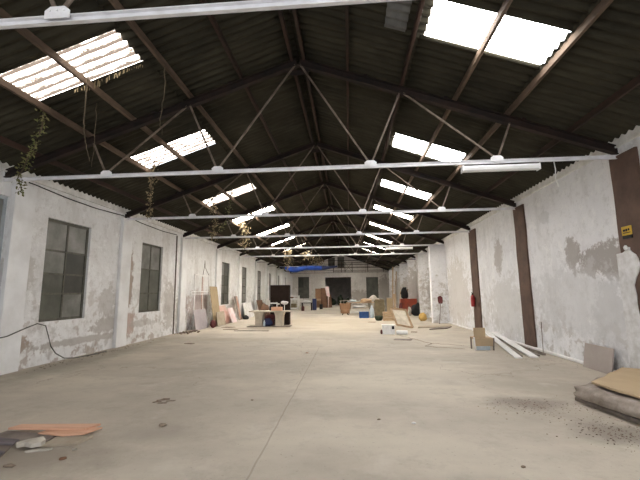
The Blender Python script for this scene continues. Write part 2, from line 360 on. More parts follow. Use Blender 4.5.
# ------------------------------------------------------------------ windows
def make_window(i, axis, w, rows, fm, panes, cols=2, pale=False):
    a0, a1, z0, z1 = w
    if axis == 'L': f = lambda a, z, t: (XL - .07 - .05 * t, a, z)
    else: f = lambda a, z, t: (a, YEND + .10 + .05 * t, z)
    def rect(mb, a, b, c, d, t0, t1, mi=0):
        mb.hull8([f(a, c, t0), f(b, c, t0), f(b, c, t1), f(a, c, t1), f(a, d, t0), f(b, d, t0), f(b, d, t1), f(a, d, t1)], mi)
    fr = MB(); e = .07
    rect(fr, a0, a0 + e, z0, z1, 0, 1); rect(fr, a1 - e, a1, z0, z1, 0, 1)
    rect(fr, a0 + e, a1 - e, z0, z0 + e, 0, 1); rect(fr, a0 + e, a1 - e, z1 - e, z1, 0, 1)
    for c in range(1, cols):
        m = a0 + (a1 - a0) * c / cols; rect(fr, m - .025, m + .025, z0 + e, z1 - e, .1, .9)
    H = z1 - z0; zb = [z0 + H * r for r in rows]
    for z in zb[1:-1]: rect(fr, a0 + e, a1 - e, z - .025, z + .025, .1, .9)
    o = struct(fr, 'window_%d' % i, fm)
    g = MB(); q = 0
    for c in range(cols):
        for r in range(len(rows) - 1):
            A = a0 + (a1 - a0) * c / cols; B = a0 + (a1 - a0) * (c + 1) / cols
            rect(g, A + .02, B - .02, zb[r] + .01, zb[r + 1] - .01, .45, .6, panes[q % len(panes)]); q += 1
    go = g.build('glass', ['pane1', 'pane2', 'pane3', 'pane_far'], parent=o, world=True)
    return o
rows = [0, .26, .45, .68, 1]
make_window(1, 'L', LW[0], [0, .5, 1], 'winframe_pale', [1, 1])
make_window(2, 'L', LW[1], [0, .265, .46, .69, 1], 'winframe', [0, 0, 1, 1, 1, 2, 2, 1])
make_window(3, 'L', LW[2], [0, .27, .62, 1], 'winframe', [0, 0, 1, 0, 0, 1])
for i in range(3, 9): make_window(i + 1, 'L', LW[i], rows, 'winframe', [[2, 0, 0, 1, 0, 0, 2, 0], [3, 3, 1, 3, 3, 1, 3, 3]][i > 3])
make_window(10, 'B', BH[0], [0, .5, 1], 'winframe', [0, 2, 0, 0])
make_window(11, 'B', BH[2], [0, .64, 1], 'winframe', [0, 0])
make_window(12, 'B', BH[3], [0, .5, 1], 'winframe', [2, 0])
make_window(13, 'B', BH[4], [0, .5, 1], 'winframe', [2, 0])

# ------------------------------------------------------------------ roof: corrugated sheets with translucent ones let in
PITCH = .177
def sheet(mb, x0, x1, y0, y1, up=0, nx=2, mi=0):
    ny = max(2, int(round((y1 - y0) / PITCH * 8)))
    g = []
    for i in range(nx + 1):
        x = x0 + (x1 - x0) * i / nx
        g.append([mb.bm.verts.new((x, y0 + (y1 - y0) * j / ny, under(x) + ROOF + up + .026 * math.sin(2 * math.pi * (y0 + (y1 - y0) * j / ny) / PITCH))) for j in range(ny + 1)])
    for A, B in zip(g, g[1:]):
        for j in range(ny): mb.face([A[j], A[j + 1], B[j + 1], B[j]], mi, True)
    return mb
SKL = [(.70, 1.50)] + [(5.04, 5.86), (8.70, 9.56), (13.28, 14.16), (17.0, 17.9), (21.6, 22.4), (26.0, 26.5), (30.4, 30.75), (34.7, 35.05), (39.1, 39.45), (43.4, 43.75)]
SKR = [(.5, 1.35)] + [(4.92, 5.74), (9.60, 10.50), (13.60, 14.50), (17.75, 18.5), (22.2, 22.9), (26.8, 27.4), (31.2, 31.55), (35.6, 35.95), (39.9, 40.25), (44.2, 44.55)]
LX, RX = (-5.68, -3.58), (1.29, 3.19)
mb = MB(); y0, y1 = YFRONT - .5, YEND + .5
def slope(xe, xa, xb, sk):
    edges = sorted([xe, xa, xb, XC], key=lambda v: abs(v - XC))
    # ridge course, middle course (with the openings), eaves course; each lapped a little under the one above
    sg = 1 if xe > XC else -1
    sheet(mb, edges[0], edges[1] + sg * .08, y0, y1, .012, 3)
    yy = y0
    for a, b in sk + [(y1, y1)]:
        sheet(mb, edges[1], edges[2] + sg * .08, yy, a, 0, 3); yy = b
    sheet(mb, edges[2], edges[3], y0, y1, -.012, 3)
slope(XL - .55, LX[0], LX[1], SKL); slope(XR + .55, RX[0], RX[1], SKR)
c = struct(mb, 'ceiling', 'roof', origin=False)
sm = c.modifiers.new('thickness', 'SOLIDIFY'); sm.thickness = .007; sm.offset = 1
mb = MB(); mb.prism([(XC - .3, under(XC - .3) + ROOF + .045), (XC, ZR + ROOF + .08), (XC + .3, under(XC + .3) + ROOF + .045), (XC + .3, under(XC + .3) + ROOF + .06), (XC, ZR + ROOF + .10), (XC - .3, under(XC - .3) + ROOF + .06)], y0, y1, lambda a, b, z: (a, z, b))
struct(mb, 'trim_ridge', 'roof')
ordn = ['', 'nearest', 'second', 'third', 'fourth', 'fifth', 'sixth', 'seventh', 'eighth', 'ninth', 'tenth']
for side, sk, X_, mt in (('left', SKL, LX, 'sky_l'), ('right', SKR, RX, 'sky_r')):
    for i, (a, b) in enumerate(sk):
        m_ = mt if i < 4 else 'sky_far'
        mb = MB(); sheet(mb, X_[0] - .03, X_[1] + .03, a - .04, b + .04, .02, 3)
        o = mb.build('skylight_sheet', m_)
        s_ = o.modifiers.new('thickness', 'SOLIDIFY'); s_.thickness = .004; s_.offset = 1
        if i == 0: lab = 'corrugated translucent rooflight in the %s slope over the camera, out of the frame' % side
        else:
            look = {('left', 1): 'large mossy corrugated rooflight', ('left', 2): 'mossy corrugated rooflight'}.get((side, i), 'bright corrugated rooflight sheet' if i < 6 else 'faint grimy rooflight sheet')
            lab = '%s, %s one from the camera in the %s roof slope' % (look, ordn[i], side)
        tag(o, lab, 'skylight', 'translucent rooflights in the %s roof slope' % side)
mb = MB(); sheet(mb, .70, 1.05, 4.30, 5.74, -.035, 1)
M['patch'] = plain('grey_patch_sheet', (.17, .17, .16), (.12, .12, .115), 3, .8)
o = mb.build('patch_sheet', 'patch'); s_ = o.modifiers.new('thickness', 'SOLIDIFY'); s_.thickness = .004
tag(o, 'pale grey replacement sheet in the roof between two purlins right of the ridge', 'roof sheet')
# moss hanging off the lower edge of the big rooflight
random.seed(5); mb = MB()
for i in range(46):
    x = -4.95 + 1.25 * random.random(); z = under(x) + ROOF - .01
    l = random.uniform(.02, .09) * (1.4 - abs(x + 4.55)); y = 5.88 + random.uniform(-.02, .04)
    mb.bar((x, y, z), (x + random.uniform(-.01, .01), y, z - max(l, .015)), .012, .008)
tag(mb.build('moss_fringe', 'dry'), 'ragged moss fringe hanging along the edge of the nearest left rooflight', 'moss', kind='stuff')

# ------------------------------------------------------------------ purlins
M['purlin_dusty_lit'] = plain('lit_dusty_tan_purlin', (.15, .105, .072), (.07, .046, .032), 2.5, .85, stretch=(1, .3, 1))  # dusty wood, with the glow from the rooflights painted into the tan
def purlin(x, label, w=.055, h=.12, name='purlin', grp='purlins'):
    z = under(x) + .17 + h / 2 - (.0 if abs(x - XC) > .3 else .02)
    mb = MB(); n = 24; ys = [YFRONT - .2 + (YEND - YFRONT + .2) * i / n for i in range(n + 1)]
    mb.box(x - w / 2, x + w / 2, ys[0], ys[-1], z - h / 2, z + h / 2)
    tag(mb.build(name, 'purlin_dusty_lit' if 2 < x < 4 or -6 < x < -3 else 'purlin', bevel=.004, seg=1), label, 'purlin', grp)
for x, l in ((-2.22, 'first purlin down from the ridge on the left slope'), (-3.33, 'second purlin down the left slope, along the top edge of the rooflights'),
             (-4.62, 'third purlin down the left slope, crossing the middle of the rooflights'), (-5.58, 'fourth purlin down the left slope, along the lower edge of the rooflights'),
             (-6.75, 'lowest purlin on the left slope, close above the wall')):
    purlin(x, l, grp='purlins on the left slope')
for x, l in ((.07, 'first purlin down from the ridge on the right slope'), (1.18, 'second purlin down the right slope, along the top edge of the rooflights'),
             (2.24, 'third purlin down the right slope, crossing the middle of the rooflights'), (3.25, 'fourth purlin down the right slope, at the lower edge of the rooflights'),
             (4.40, 'lowest purlin on the right slope, close above the wall')):
    purlin(x, l, grp='purlins on the right slope')
for x, l in ((XC - .13, 'left one of the two purlins running under the ridge'), (XC + .13, 'right one of the two purlins running under the ridge')):
    purlin(x, l, .06, .15, grp='purlins under the ridge')

# ------------------------------------------------------------------ roof trusses
def make_truss(white=True):
    t = thing('roof_truss', '', 'roof truss', (0, 0, 0), 0, 'roof trusses across the hall')
    for s in (-1, 1):
        xe = XL + .02 if s < 0 else XR - .02
        a = Vector((xe, 0, under(xe))); b = Vector((XC + (.0), 0, ZR))
        nrm = Vector((-(b - a).z, 0, (b - a).x)).normalized()
        if nrm.z < 0: nrm = -nrm
        m = MB(); h = .16
        for off, w, hh in ((.008, .11, .014), (h / 2, .012, h - .02), (h - .008, .11, .014)):
            m.bar(a + nrm * off, b + nrm * off, w, hh, nrm)
        for k_ in (.28, .52, .78):       # cleats that carry the purlins
            p = a.lerp(b, k_) + nrm * h; m.bar(p, p + nrm * .05, .08, .08)
        m.build('rafter', 'rafter', t)
    if not white:
        m = MB(); m.box(XL, XR, -.02, .02, 4.15, 4.19); m.build('tie_rod', 'rafter', t)
        for x in (-4.3, 2.1): MB().bar((x, 0, 4.18), (x, 0, under(x) + .02), .03, .03, (0, 1, 0)).build('strut', 'rafter', t)
        MB().prism([(XC - .3, under(XC - .3)), (XC + .3, under(XC + .3)), (XC + .12, ZR - .22), (XC - .12, ZR - .22)], -.02, -.008, lambda a, b, z: (a, z, b)).build('ridge_plate', 'rafter', t)
        return t
    m = MB(); m.box(XL, XR, -.004, .004, 4.14, 4.215); m.box(XL, XR, -.04, .004, 4.207, 4.215); m.box(XL, XR, -.04, .004, 4.14, 4.148)
    m.build('tie_beam', 'white_metal', t)
    P = [-5.12, -2.68, .49, 2.96]
    for x in P:
        m = MB(); m.prism([(x - .12, 4.17), (x + .12, 4.17), (x + .12, 4.25), (x + .07, 4.29), (x - .07, 4.29), (x - .12, 4.25)], -.052, -.040, lambda a, b, z: (a, z, b))
        for dx in (-.07, 0, .07): m.tube([(x + dx, -.052, 4.25), (x + dx, -.062, 4.25)], .012, 6)
        m.build('gusset_plate', 'white_metal', t)
    q = lambda x: (x, -.03, under(x) + .03)
    for a, b in (((.46, 4.26), q(XC + .05)), ((.52, 4.26), q(1.14)), ((2.93, 4.26), q(1.20)), ((2.99, 4.26), q(3.27)),
                 ((-2.65, 4.26), q(XC - .05)), ((-2.71, 4.26), q(-3.34)), ((-5.09, 4.26), q(-3.40)), ((-5.15, 4.26), q(-5.48))):
        MB().bar((a[0], -.03, a[1]), b, .036, .022, (0, 1, 0)).build('strut', 'strut', t)
    # short knee and plate at the ridge
    MB().prism([(XC - .3, under(XC - .3)), (XC + .3, under(XC + .3)), (XC + .12, ZR - .22), (XC - .12, ZR - .22)], -.02, -.008, lambda a, b, z: (a, z, b)).build('ridge_plate', 'rafter', t)
    return t
T0 = make_truss(); T0.location = (.06, truss_y(1) + .05, 0)
T0['label'] = 'nearest roof truss in view, its white tie bar crossing the top left corner'
TL = {0: 'roof truss over the entrance, behind the camera', 2: 'second roof truss from the camera, its tie bar carrying the near tube light', 3: 'third roof truss from the camera, resting on the middle brown pillar',
      4: 'fourth roof truss from the camera, resting on the pillar with the fire extinguisher', 5: 'fifth roof truss from the camera, with the far tube light under it',
      6: 'sixth roof truss from the camera, last one with a white tie bar', 7: 'seventh roof truss from the camera, first one without a white tie bar', 8: 'eighth roof truss from the camera, with the blue tarp slung under it',
      9: 'ninth roof truss, just beyond the blue tarp', 10: 'tenth roof truss, second last before the back wall', 11: 'last roof truss, right before the back wall'}
T0_LOC = T0.location.copy()
for n in (0, 2, 3, 4, 5, 6): dup(T0, (0, truss_y(n), 0), TL[n])
T7 = make_truss(False); T7.location = (0, truss_y(7), 0); T7['label'] = TL[7]
for n in (8, 9, 10, 11): dup(T7, (0, truss_y(n), 0), TL[n])

# ------------------------------------------------------------------ brown pillars on the right wall
def wavy_col(y0, y1, z0, z1, dx, seed, cuts=0):
    m = MB(); n = 26
    A, B = [], []
    for i in range(n + 1):
        z = z0 + (z1 - z0) * i / n
        w = .02 * noise.noise(Vector((seed, z * 1.3, 0))) * cuts; w2 = .02 * noise.noise(Vector((seed + 9, z * 1.3, 0))) * cuts
        A.append((y0 + w, z)); B.append((y1 + w2, z))
    for (a, c_), (b, d_) in zip(zip(A, B), zip(A[1:], B[1:])):
        m.hull8([(XR - dx, a[0], a[1]), (XR + .01, a[0], a[1]), (XR + .01, c_[0], c_[1]), (XR - dx, c_[0], c_[1]),
                 (XR - dx, b[0], b[1]), (XR + .01, b[0], b[1]), (XR + .01, d_[0], d_[1]), (XR - dx, d_[0], d_[1])])
    bmesh.ops.remove_doubles(m.bm, verts=m.bm.verts, dist=1e-4)
    return m
PG = 'brown painted pillars along the right wall'
t = thing('pillar', 'near brown painted pillar at the right edge, with a small yellow sign', 'pillar', (XR, 7.0, 0), 0, PG)
wavy_col(6.70, 7.36, 0, 4.2, .05, 1, 1).build('shaft', 'brown', t, world=True)
t = thing('pillar', 'middle brown painted pillar on the right wall, beside the white boards', 'pillar', (XR, 11.4, 0), 0, PG)
wavy_col(11.02, 11.66, 0, 4.2, .05, 3, 1.5).build('shaft', 'brown', t, world=True)
t = thing('pillar', 'far brown painted pillar on the right wall, with the fire extinguisher', 'pillar', (XR, 15.6, 0), 0, PG)
wavy_col(15.22, 16.0, 0, 4.2, .05, 5, 1.5).build('shaft', 'brown', t, world=True)
# white plaster that has crept over the lower part of the near pillar
random.seed(3)
poly = [(7.45, 0.0)]
for z, y in ((0, 6.98), (.3, 6.95), (.55, 7.02), (.8, 7.06), (1.05, 7.03), (1.2, 7.10), (1.4, 7.12), (1.55, 7.08), (1.72, 7.12), (1.85, 7.06), (1.95, 6.96), (2.08, 6.92), (2.2, 6.93), (2.28, 6.99), (2.33, 7.06), (2.38, 7.12), (2.42, 7.10), (2.44, 7.16), (2.38, 7.2), (2.34, 7.28), (2.33, 7.45)):
    poly.append((y + random.uniform(-.015, .015), z))
m = MB().prism(poly[1:] + [(7.45, 0)], 0, .02, lambda a, b, z: (XR - .052 - z, a, b))
struct(m, 'trim_plaster', 'plaster', bevel=.006)
# yellow sign with black marks
t = thing('warning_sign', 'small yellow sign with black marks on the near brown pillar', 'sign', (XR - .055, 7.13, 2.65))
MB().box(-.008, 0, -.125, .125, 0, .17).build('plate', 'sign_yellow', t, bevel=.004)
m = MB()
for y0_, y1_, z0_, z1_ in ((.03, .085, .075, .115), (-.02, .02, .07, .12), (-.075, -.035, .08, .12), (-.09, .09, .04, .055)): m.box(-.011, -.008, y0_, y1_, z0_, z1_)
m.build('marking', 'black', t)
MB().box(-.012, 0, -.12, .11, -.06, -.004).build('shadow_strip', 'black', t)  # black strip stands in for the shadow below the sign plate
t = thing('wall_knob', 'small white plaster knob on the near brown pillar below the yellow sign', 'knob', (XR - .06, 7.17, 2.36))
MB().lump((-.03, 0, .06), (.035, .035, .05), 3, .3, 2).build('knob', 'white_plastic', t)
# fire extinguisher
t = thing('fire_extinguisher', 'red fire extinguisher hung on the far brown pillar', 'fire extinguisher', (XR - .14, 15.75, 1.02))
MB().lathe([(.05, 0), (.078, .02), (.08, .05), (.08, .36), (.07, .42), (.035, .46), (.03, .49)]).build('cylinder', 'red', t)
MB().lathe([(.03, .48), (.032, .54), (.015, .56)]).bar((0, 0, .55), (0, .12, .58), .02, .02).build('valve_handle', 'black', t)
MB().tube([(0, .03, .52), (0, .12, .48), (0, .13, .3), (0, .1, .15)], .012).build('hose', 'black', t)
MB().box(.02, .09, -.05, .05, .3, .36).build('bracket', 'black', t)

# ------------------------------------------------------------------ tube lights under the tie beams
def tube_light(x, y, label):
    t = thing('fluorescent_light', label, 'light', (x, y, 3.965), 0, 'unlit tube lights under the tie bars')
    MB().prism([(-.07, .07), (.07, .07), (.05, .12), (-.05, .12)], -.72, .72, lambda a, b, z: (z, a, b)).build('housing', 'white_metal', t, bevel=.005)
    MB().prism([(-.07, .07), (.07, .07), (.06, .03), (.03, .005), (-.03, .005), (-.06, .03)], -.71, .71, lambda a, b, z: (z, a, b)).build('diffuser', 'white_plastic', t)
    for s in (-1, 1): MB().box(.72 * s - .01, .72 * s + .01, -.072, .072, 0, .125).build('end_cap', 'white_metal', t)
tube_light(3.0, truss_y(2) - .05, 'white tube light fixed under the second tie bar, at right')
tube_light(2.79, truss_y(5) - .05, 'small far white tube light under the fifth tie bar')
m = MB(); m.tube([(4.02, 7.13, 4.13), (4.03, 7.12, 3.95), (4.01, 7.12, 3.8), (4.05, 7.12, 3.62)], .008, 6)
tag(m.build('hanging_wire', 'white_plastic'), 'short white wire hanging off the tie bar near the right wall', 'wire')

# ------------------------------------------------------------------ cables and pipes on the left wall
def wob(p, q, n, amp, seed, sag=0):
    p, q = Vector(p), Vector(q); out = []
    for i in range(n + 1):
        t = i / n; v = p.lerp(q, t)
        out.append(v + Vector((noise.noise(Vector((seed, t * 4, 0))) * amp, noise.noise(Vector((seed, t * 4, 5))) * amp, noise.noise(Vector((seed, t * 4, 9))) * amp - sag * 4 * t * (1 - t))))
    return out
m = MB(); m.tube([(XL + .03, 7.75, 4.30)] + wob((XL + .03, 7.9, 4.30), (XL + .03, 11.2, 4.27), 10, .02, 2, .06) + [(XL + .13, 11.3, 4.24), (XL + .13, 11.9, 4.24)] + wob((XL + .03, 12.1, 4.26), (XL + .03, 15.2, 4.24), 8, .02, 4, .05), .014)
tag(m.build('cable', 'black'), 'thin black cable clipped along the head of the left wall', 'cable')
m = MB(); m.tube([(XL + .03, 15.30, 0.0), (XL + .03, 15.3, 2), (XL + .03, 15.26, 4.2)], .025)
tag(m.build('downpipe', 'grey_wood'), 'thin dark vertical pipe on the left wall beyond the second window', 'pipe')
m = MB(); m.tube([(XL + .14, 6.2, .78), (XL + .14, 6.9, .75), (XL + .14, 7.5, .80), (XL + .10, 8.0, .93), (XL + .05, 8.35, 1.0), (XL + .05, 8.6, .93), (XL + .05, 8.72, .66), (XL + .06, 8.8, .42), (XL + .08, 8.95, .22), (XL + .12, 9.2, .06), (XL + .2, 9.45, .02), (XL + .3, 9.9, .02), (XL + .3, 10.6, .02)], .013)
tag(m.build('hose', 'hose'), 'dark hose looping along the left wall under the near window', 'hose')

# white metal frame against the wall in the windowless bay
t = thing('metal_frame', 'white metal frame standing against the left wall behind the leaning boards', 'frame', (XL + .2, 17.8, 0))
x = .0
for y in (-.9, 0.05, .85):
    MB().box(x - .02, x + .02, y - .03, y + .03, 0, 2.62).build('upright', 'whiteboard' if y else 'whiteboard', t)
MB().box(x - .015, x + .015, -.02, .02 + .1, .9, 2.5).build('centre_board', 'redpink', t)
for z in (2.58, 1.78, 1.66): MB().box(x - .02, x + .025, -1.3 if z < 2 else -.9, .88, z - .02, z + .02).build('rail', 'whiteboard', t)
MB().tube([(0, .05, 2.6), (0, .2, 3.0), (0, .25, 3.35), (0, .3, 3.0), (0, .85, 2.62)], .012).build('hook_wire', 'grey_wood', t)

# ------------------------------------------------------------------ boards leaning on the left wall
def leaning(name, label, cat, mat, wall, base_x, top_x, y0, y1, z1, th=.02, skew=0, grp=None, dz=0):
    s = 1 if wall == 'L' else -1
    m = MB(); m.hull8([(base_x, y0, 0), (base_x + s * th, y0, 0), (base_x + s * th, y1, 0), (base_x, y1, 0),
                       (top_x, y0 + skew, z1), (top_x + s * th, y0 + skew, z1), (top_x + s * th, y1 + skew, z1 + dz), (top_x, y1 + skew, z1 + dz)])
    return tag(m.build(name, mat, bevel=.003, seg=1), label, cat, grp)
leaning('panel', 'low lilac grey panel leaning on the left wall beside the tan board', 'panel', 'lilac', 'L', XL + .42, XL + .26, 16.7, 18.2, .92, skew=-.05)
leaning('board', 'tall tan board leaning on the left wall', 'board', 'tan_board', 'L', XL + .55, XL + .3, 18.6, 19.65, 2.05, skew=-.1)
leaning('board', 'pale beige board at the foot of the tall tan board', 'board', 'beige', 'L', XL + .72, XL + .58, 18.7, 19.9, .72, skew=.1)
leaning('board', 'faded pink board leaning on the left wall below the far window', 'board', 'pink', 'L', XL + .62, XL + .25, 20.4, 21.7, 1.0, skew=-.6)
leaning('board', 'pale pink board tilted against the pink board on the left wall', 'board', 'pinkwhite', 'L', XL + .75, XL + .66, 21.0, 21.9, .85, skew=-.7)
leaning('plank', 'narrow reddish plank leaning on the left wall', 'plank', 'redpink', 'L', XL + .45, XL + .2, 23.5, 23.85, 1.5, skew=-.3)
leaning('plank', 'dark narrow plank leaning just beside the reddish plank', 'plank', 'grey_wood', 'L', XL + .5, XL + .22, 23.05, 23.35, 1.5, skew=-.2)
leaning('sheet', 'off white sheet leaning on the left wall past the reddish plank', 'sheet', 'skirting', 'L', XL + .5, XL + .2, 24.7, 26.9, 1.0)
m = MB().lump((XL + .75, 18.0, .18), (.13, .22, .20), 4, .5, 3, 0)
tag(m.build('sack', 'darkred'), 'dark red crumpled sack on the floor before the lilac panel', 'sack')
m = MB().lump((XL + .72, 23.9, .1), (.2, .35, .12), 8, .5, 3, 0)
tag(m.build('rag', 'black'), 'dark rag on the floor at the foot of the reddish plank', 'rag')
random.seed(11); m = MB()
for i in range(60):
    x, y = -7.1 + random.gauss(0, .16), 15.8 + random.gauss(0, .35); s = random.uniform(.02, .06)
    m.lump((max(x, -7.3), y, s * .4), (s, s, s * .6), i, .5, 1, 0)
tag(m.build('rubble', 'crumbs'), 'small heap of dark rubble at the foot of the left wall', 'rubble', kind='stuff')
# far items along the left wall
leaning('slatted_panel', 'brown slatted panel leaning on the left wall behind the table', 'panel', 'cabinet', 'L', XL + .75, XL + .45, 27.6, 29.4, 1.15)
leaning('sheet', 'far pale sheet leaning on the left wall between two windows', 'sheet', 'skirting', 'L', XL + .45, XL + .2, 31.6, 32.8, 1.2)

# ------------------------------------------------------------------ table with flared legs and what is on it
t = thing('table', 'pale table on two flared legs in the middle left of the hall', 'table', (-4.0, 18.6, 0))
MB().box(-1.03, 1.0, -.35, .35, .73, .79).build('tabletop', 'table_beige', t, bevel=.01)
for x in (-.55, .48):
    prof = [(-.18, 0), (.18, 0), (.18, .36), (.19, .54), (.23, .66), (.27, .73), (-.27, .73), (-.23, .66), (-.19, .54), (-.18, .36)]
    MB().prism([(x + a, b) for a, b in prof], -.25, .25, lambda a, b, z: (a, z, b)).build('leg', 'table_beige', t, bevel=.01)
MB().box(-1.12, 1.05, -.36, .36, 0, .035).build('base_board', 'grey_wood', t)
t = thing('tray', 'orange wooden tray on the pale table', 'tray', (-3.66, 18.55, .79))
MB().box(-.26, .26, -.18, .18, 0, .015).build('bottom', 'orange_wood', t)
for a in ((-.26, .26, -.18, -.16), (-.26, .26, .16, .18), (-.26, -.24, -.16, .16), (.24, .26, -.16, .16)): MB().box(*a, 0, .18).build('side', 'orange_wood', t)
m = MB().box(-.02, .02, -.02, .02, .015, .42).box(-.35, -.02, -.03, .03, .34, .40).box(.02, .12, -.05, .05, .3, .36)
m.build('stand', 'white_plastic', t)
m = MB().lump((-3.29, 18.62, 1.18), (.18, .14, .09), 2, .4, 3)
m.bar((-3.29, 18.62, .79), (-3.29, 18.62, 1.14), .03, .03)
tag(m.build('lamp', 'white_plastic'), 'small pale rounded lamp standing on the table at right', 'lamp')
tag(MB().lathe([(.09, 0), (.10, .02), (.10, .22), (.07, .26), (.03, .3), (.03, .36)], (-3.98, 18.7, .79)).build('bottle', 'black'), 'dark bottle standing on the table left of the orange tray', 'bottle')
tag(MB().lump((-4.12, 18.5, .22), (.24, .2, .2), 5, .35, 3, .035).build('bag', 'darkblue'), 'dark blue bag lying under the table', 'bag')
tag(MB().lump((-4.05, 18.75, .44), (.28, .14, .16), 6, .35, 3).lump((-4.05, 18.78, .2), (.2, .1, .2), 6, .3, 3, .035).build('bag', 'darkred'), 'dark red bag behind the blue one under the table', 'bag')
tag(MB().lathe([(.05, 0), (.055, .02), (.055, .2), (.02, .25), (.02, .3)], (-4.25, 18.32, .035)).build('bottle', 'lightblue'), 'small pale blue bottle under the table in front of the blue bag', 'bottle')
t = thing('cabinet', 'tall dark brown cabinet behind the pale table', 'cabinet', (-3.71, 19.75, 0))
MB().box(-.51, .51, -.24, .25, 0, 2.09).build('body', 'dark', t, bevel=.008)
for a, b, hx in ((-.50, -.01, -.05), (.01, .50, .05)):
    d = MB().box(a, b, -.262, -.24, .08, 2.03).build('door', 'dark', t, bevel=.004); MB().box(hx - .012, hx + .012, -.285, -.262, .95, 1.1).build('handle', 'strut', d)
tag(MB().lump((-4.72, 20.4, .55), (.25, .3, .55), 12, .4, 3, 0).build('sack', 'cabinet'), 'brown upright sack behind the left end of the table', 'sack')

# ------------------------------------------------------------------ far left furniture
t = thing('shelf_rack', 'white open frame rack beyond the dark cabinet', 'rack', (-5.6, 37, 0))
for x in (-.55, .5):
    for y in (-.25, .25): MB().box(x - .07, x + .07, y - .05, y + .05, 0, 1.38).build('leg', 'whiteboard', t)
for z in (.16, 1.08, 1.36): MB().box(-.62, .57, -.30, .30, z - .055, z + .055).build('shelf', 'whiteboard', t)
tag(MB().box(-5.85, -5.3, 36.85, 37.15, .19, .62).build('box', 'khaki', bevel=.02), 'khaki box on the lowest shelf of the white rack', 'box')
tag(MB().lump((-5.8, 36.95, 1.25), (.2, .12, .13), 3, .4, 3).build('bundle', 'cabinet'), 'brown bundle on the upper shelf of the white rack', 'bundle')
t = thing('table', 'small dark legged table beyond the white rack', 'table', (-4.1, 35.6, 0))
MB().box(-.5, .5, -.3, .3, .68, .73).build('tabletop', 'dark', t)
for x in (-.45, .45):
    for y in (-.25, .25): MB().box(x - .03, x + .03, y - .03, y + .03, 0, .68).build('leg', 'dark', t)
tag(MB().lump((-4.15, 35.6, .83), (.42, .25, .12), 3, .25, 3, .73).build('bundle', 'white_plastic'), 'white cloth bundle on the small dark table', 'bundle')
tag(MB().box(-3.6, -3.2, 35.9, 36.2, 0, 1.05).box(-3.62, -3.18, 35.88, 36.22, 1.05, 1.1).build('bin', 'darkblue', bevel=.02), 'dark upright bin beside the small table', 'bin')
tag(MB().lathe([(.13, 0), (.15, .03), (.15, .35), (.06, .42), (.05, .48)], (-4.4, 34.9, 0)).build('canister', 'darkred'), 'dark red canister on the floor before the small table', 'canister')
tag(MB().box(-3.05, -2.75, 37.8, 38.2, 0, .5).build('crate', 'black', bevel=.02), 'small black crate between the bin and the brown cabinets', 'crate')
t = thing('cabinet', 'tan cabinet standing at the left of the far doorway', 'cabinet', (-3.54, 42.3, 0))
MB().box(-.32, .30, -.3, .3, 0, 2.15).build('body', 'cabinet_tan', t, bevel=.01); d = MB().box(-.30, .28, -.32, -.3, .05, 2.1).build('door', 'cabinet_tan', t); MB().box(.2, .22, -.34, -.32, .95, 1.1).build('handle', 'strut', d)
t = thing('cabinet', 'reddish brown cabinet leaning beside the tan one before the far doorway', 'cabinet', (-2.85, 41.9, 0))
MB().box(-.36, .38, -.3, .3, 0, 2.2).build('body', 'cabinet', t, bevel=.01); MB().box(-.33, .35, -.32, -.3, 1.0, 2.15).build('door', 'cabinet', t); MB().box(-.33, .35, -.32, -.3, .1, .95).build('door', 'cabinet', t)
tag(MB().hull8([(-2.42, 42.3, .0), (-2.38, 42.0, 0), (-1.95, 42.1, 0), (-2.0, 42.4, 0), (-2.5, 42.3, 1.9), (-2.45, 42.0, 1.9), (-2.05, 42.1, 1.4), (-2.1, 42.4, 1.4)]).build('board', 'cabinet'), 'brown board leaning on the right of the reddish cabinet', 'board')
tag(MB().hull8([(-2.52, 41.5, 1.3), (-2.52, 41.45, 1.3), (-2.18, 41.45, 1.2), (-2.18, 41.5, 1.2), (-2.72, 41.5, 2.35), (-2.72, 41.45, 2.35), (-2.25, 41.45, 2.35), (-2.25, 41.5, 2.35)]).box(-2.35, -2.3, 41.45, 41.5, 0, 1.25).build('placard', 'pinkwhite'), 'bright pinkish white placard standing right of the brown cabinets', 'placard')
tag(MB().box(-3.75, -3.2, 41.3, 41.7, .78, 1.0).box(-3.7, -3.66, 41.35, 41.65, 0, .78).box(-3.29, -3.25, 41.35, 41.65, 0, .78).build('stool', 'wood'), 'light wooden stool in front of the tan cabinet', 'stool')
# things in the dim room past the doorway
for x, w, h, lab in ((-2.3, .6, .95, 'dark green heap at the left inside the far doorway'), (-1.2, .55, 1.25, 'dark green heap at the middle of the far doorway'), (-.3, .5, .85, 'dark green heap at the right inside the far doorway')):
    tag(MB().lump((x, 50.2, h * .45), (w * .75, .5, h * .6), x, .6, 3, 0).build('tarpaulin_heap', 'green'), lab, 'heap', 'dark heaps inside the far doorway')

# ------------------------------------------------------------------ far right clutter
t = thing('armchair', 'brown round backed armchair in front of the long table', 'chair', (-.32, 27.85, 0))
MB().lathe([(.30, .12), (.34, .18), (.36, .42), (.30, .46)], n=18).build('seat', 'cabinet_tan', t)
m = MB()
for i in range(11):
    a = R(150 + 24 * i * .9)
    m.bar((.33 * math.cos(a), .33 * math.sin(a), .42), (.36 * math.cos(a), .36 * math.sin(a), .86), .14, .05)
m.build('backrest', 'cabinet_tan', t, bevel=.02)
for a in (45, 135, 225, 315): MB().bar((.2 * math.cos(R(a)), .2 * math.sin(R(a)), .14), (.32 * math.cos(R(a)), .32 * math.sin(R(a)), 0), .04, .04).build('leg', 'dark', t)
t = thing('table', 'long makeshift table loaded with white clutter near the right wall', 'table', (.97, 28.9, 0))
MB().box(-1.22, 1.22, -.4, .4, .85, .90).build('tabletop', 'wood', t)
for x in (-1.15, 1.15):
    for y in (-.35, .35): MB().box(x - .03, x + .03, y - .03, y + .03, 0, .85).build('leg', 'wood', t)
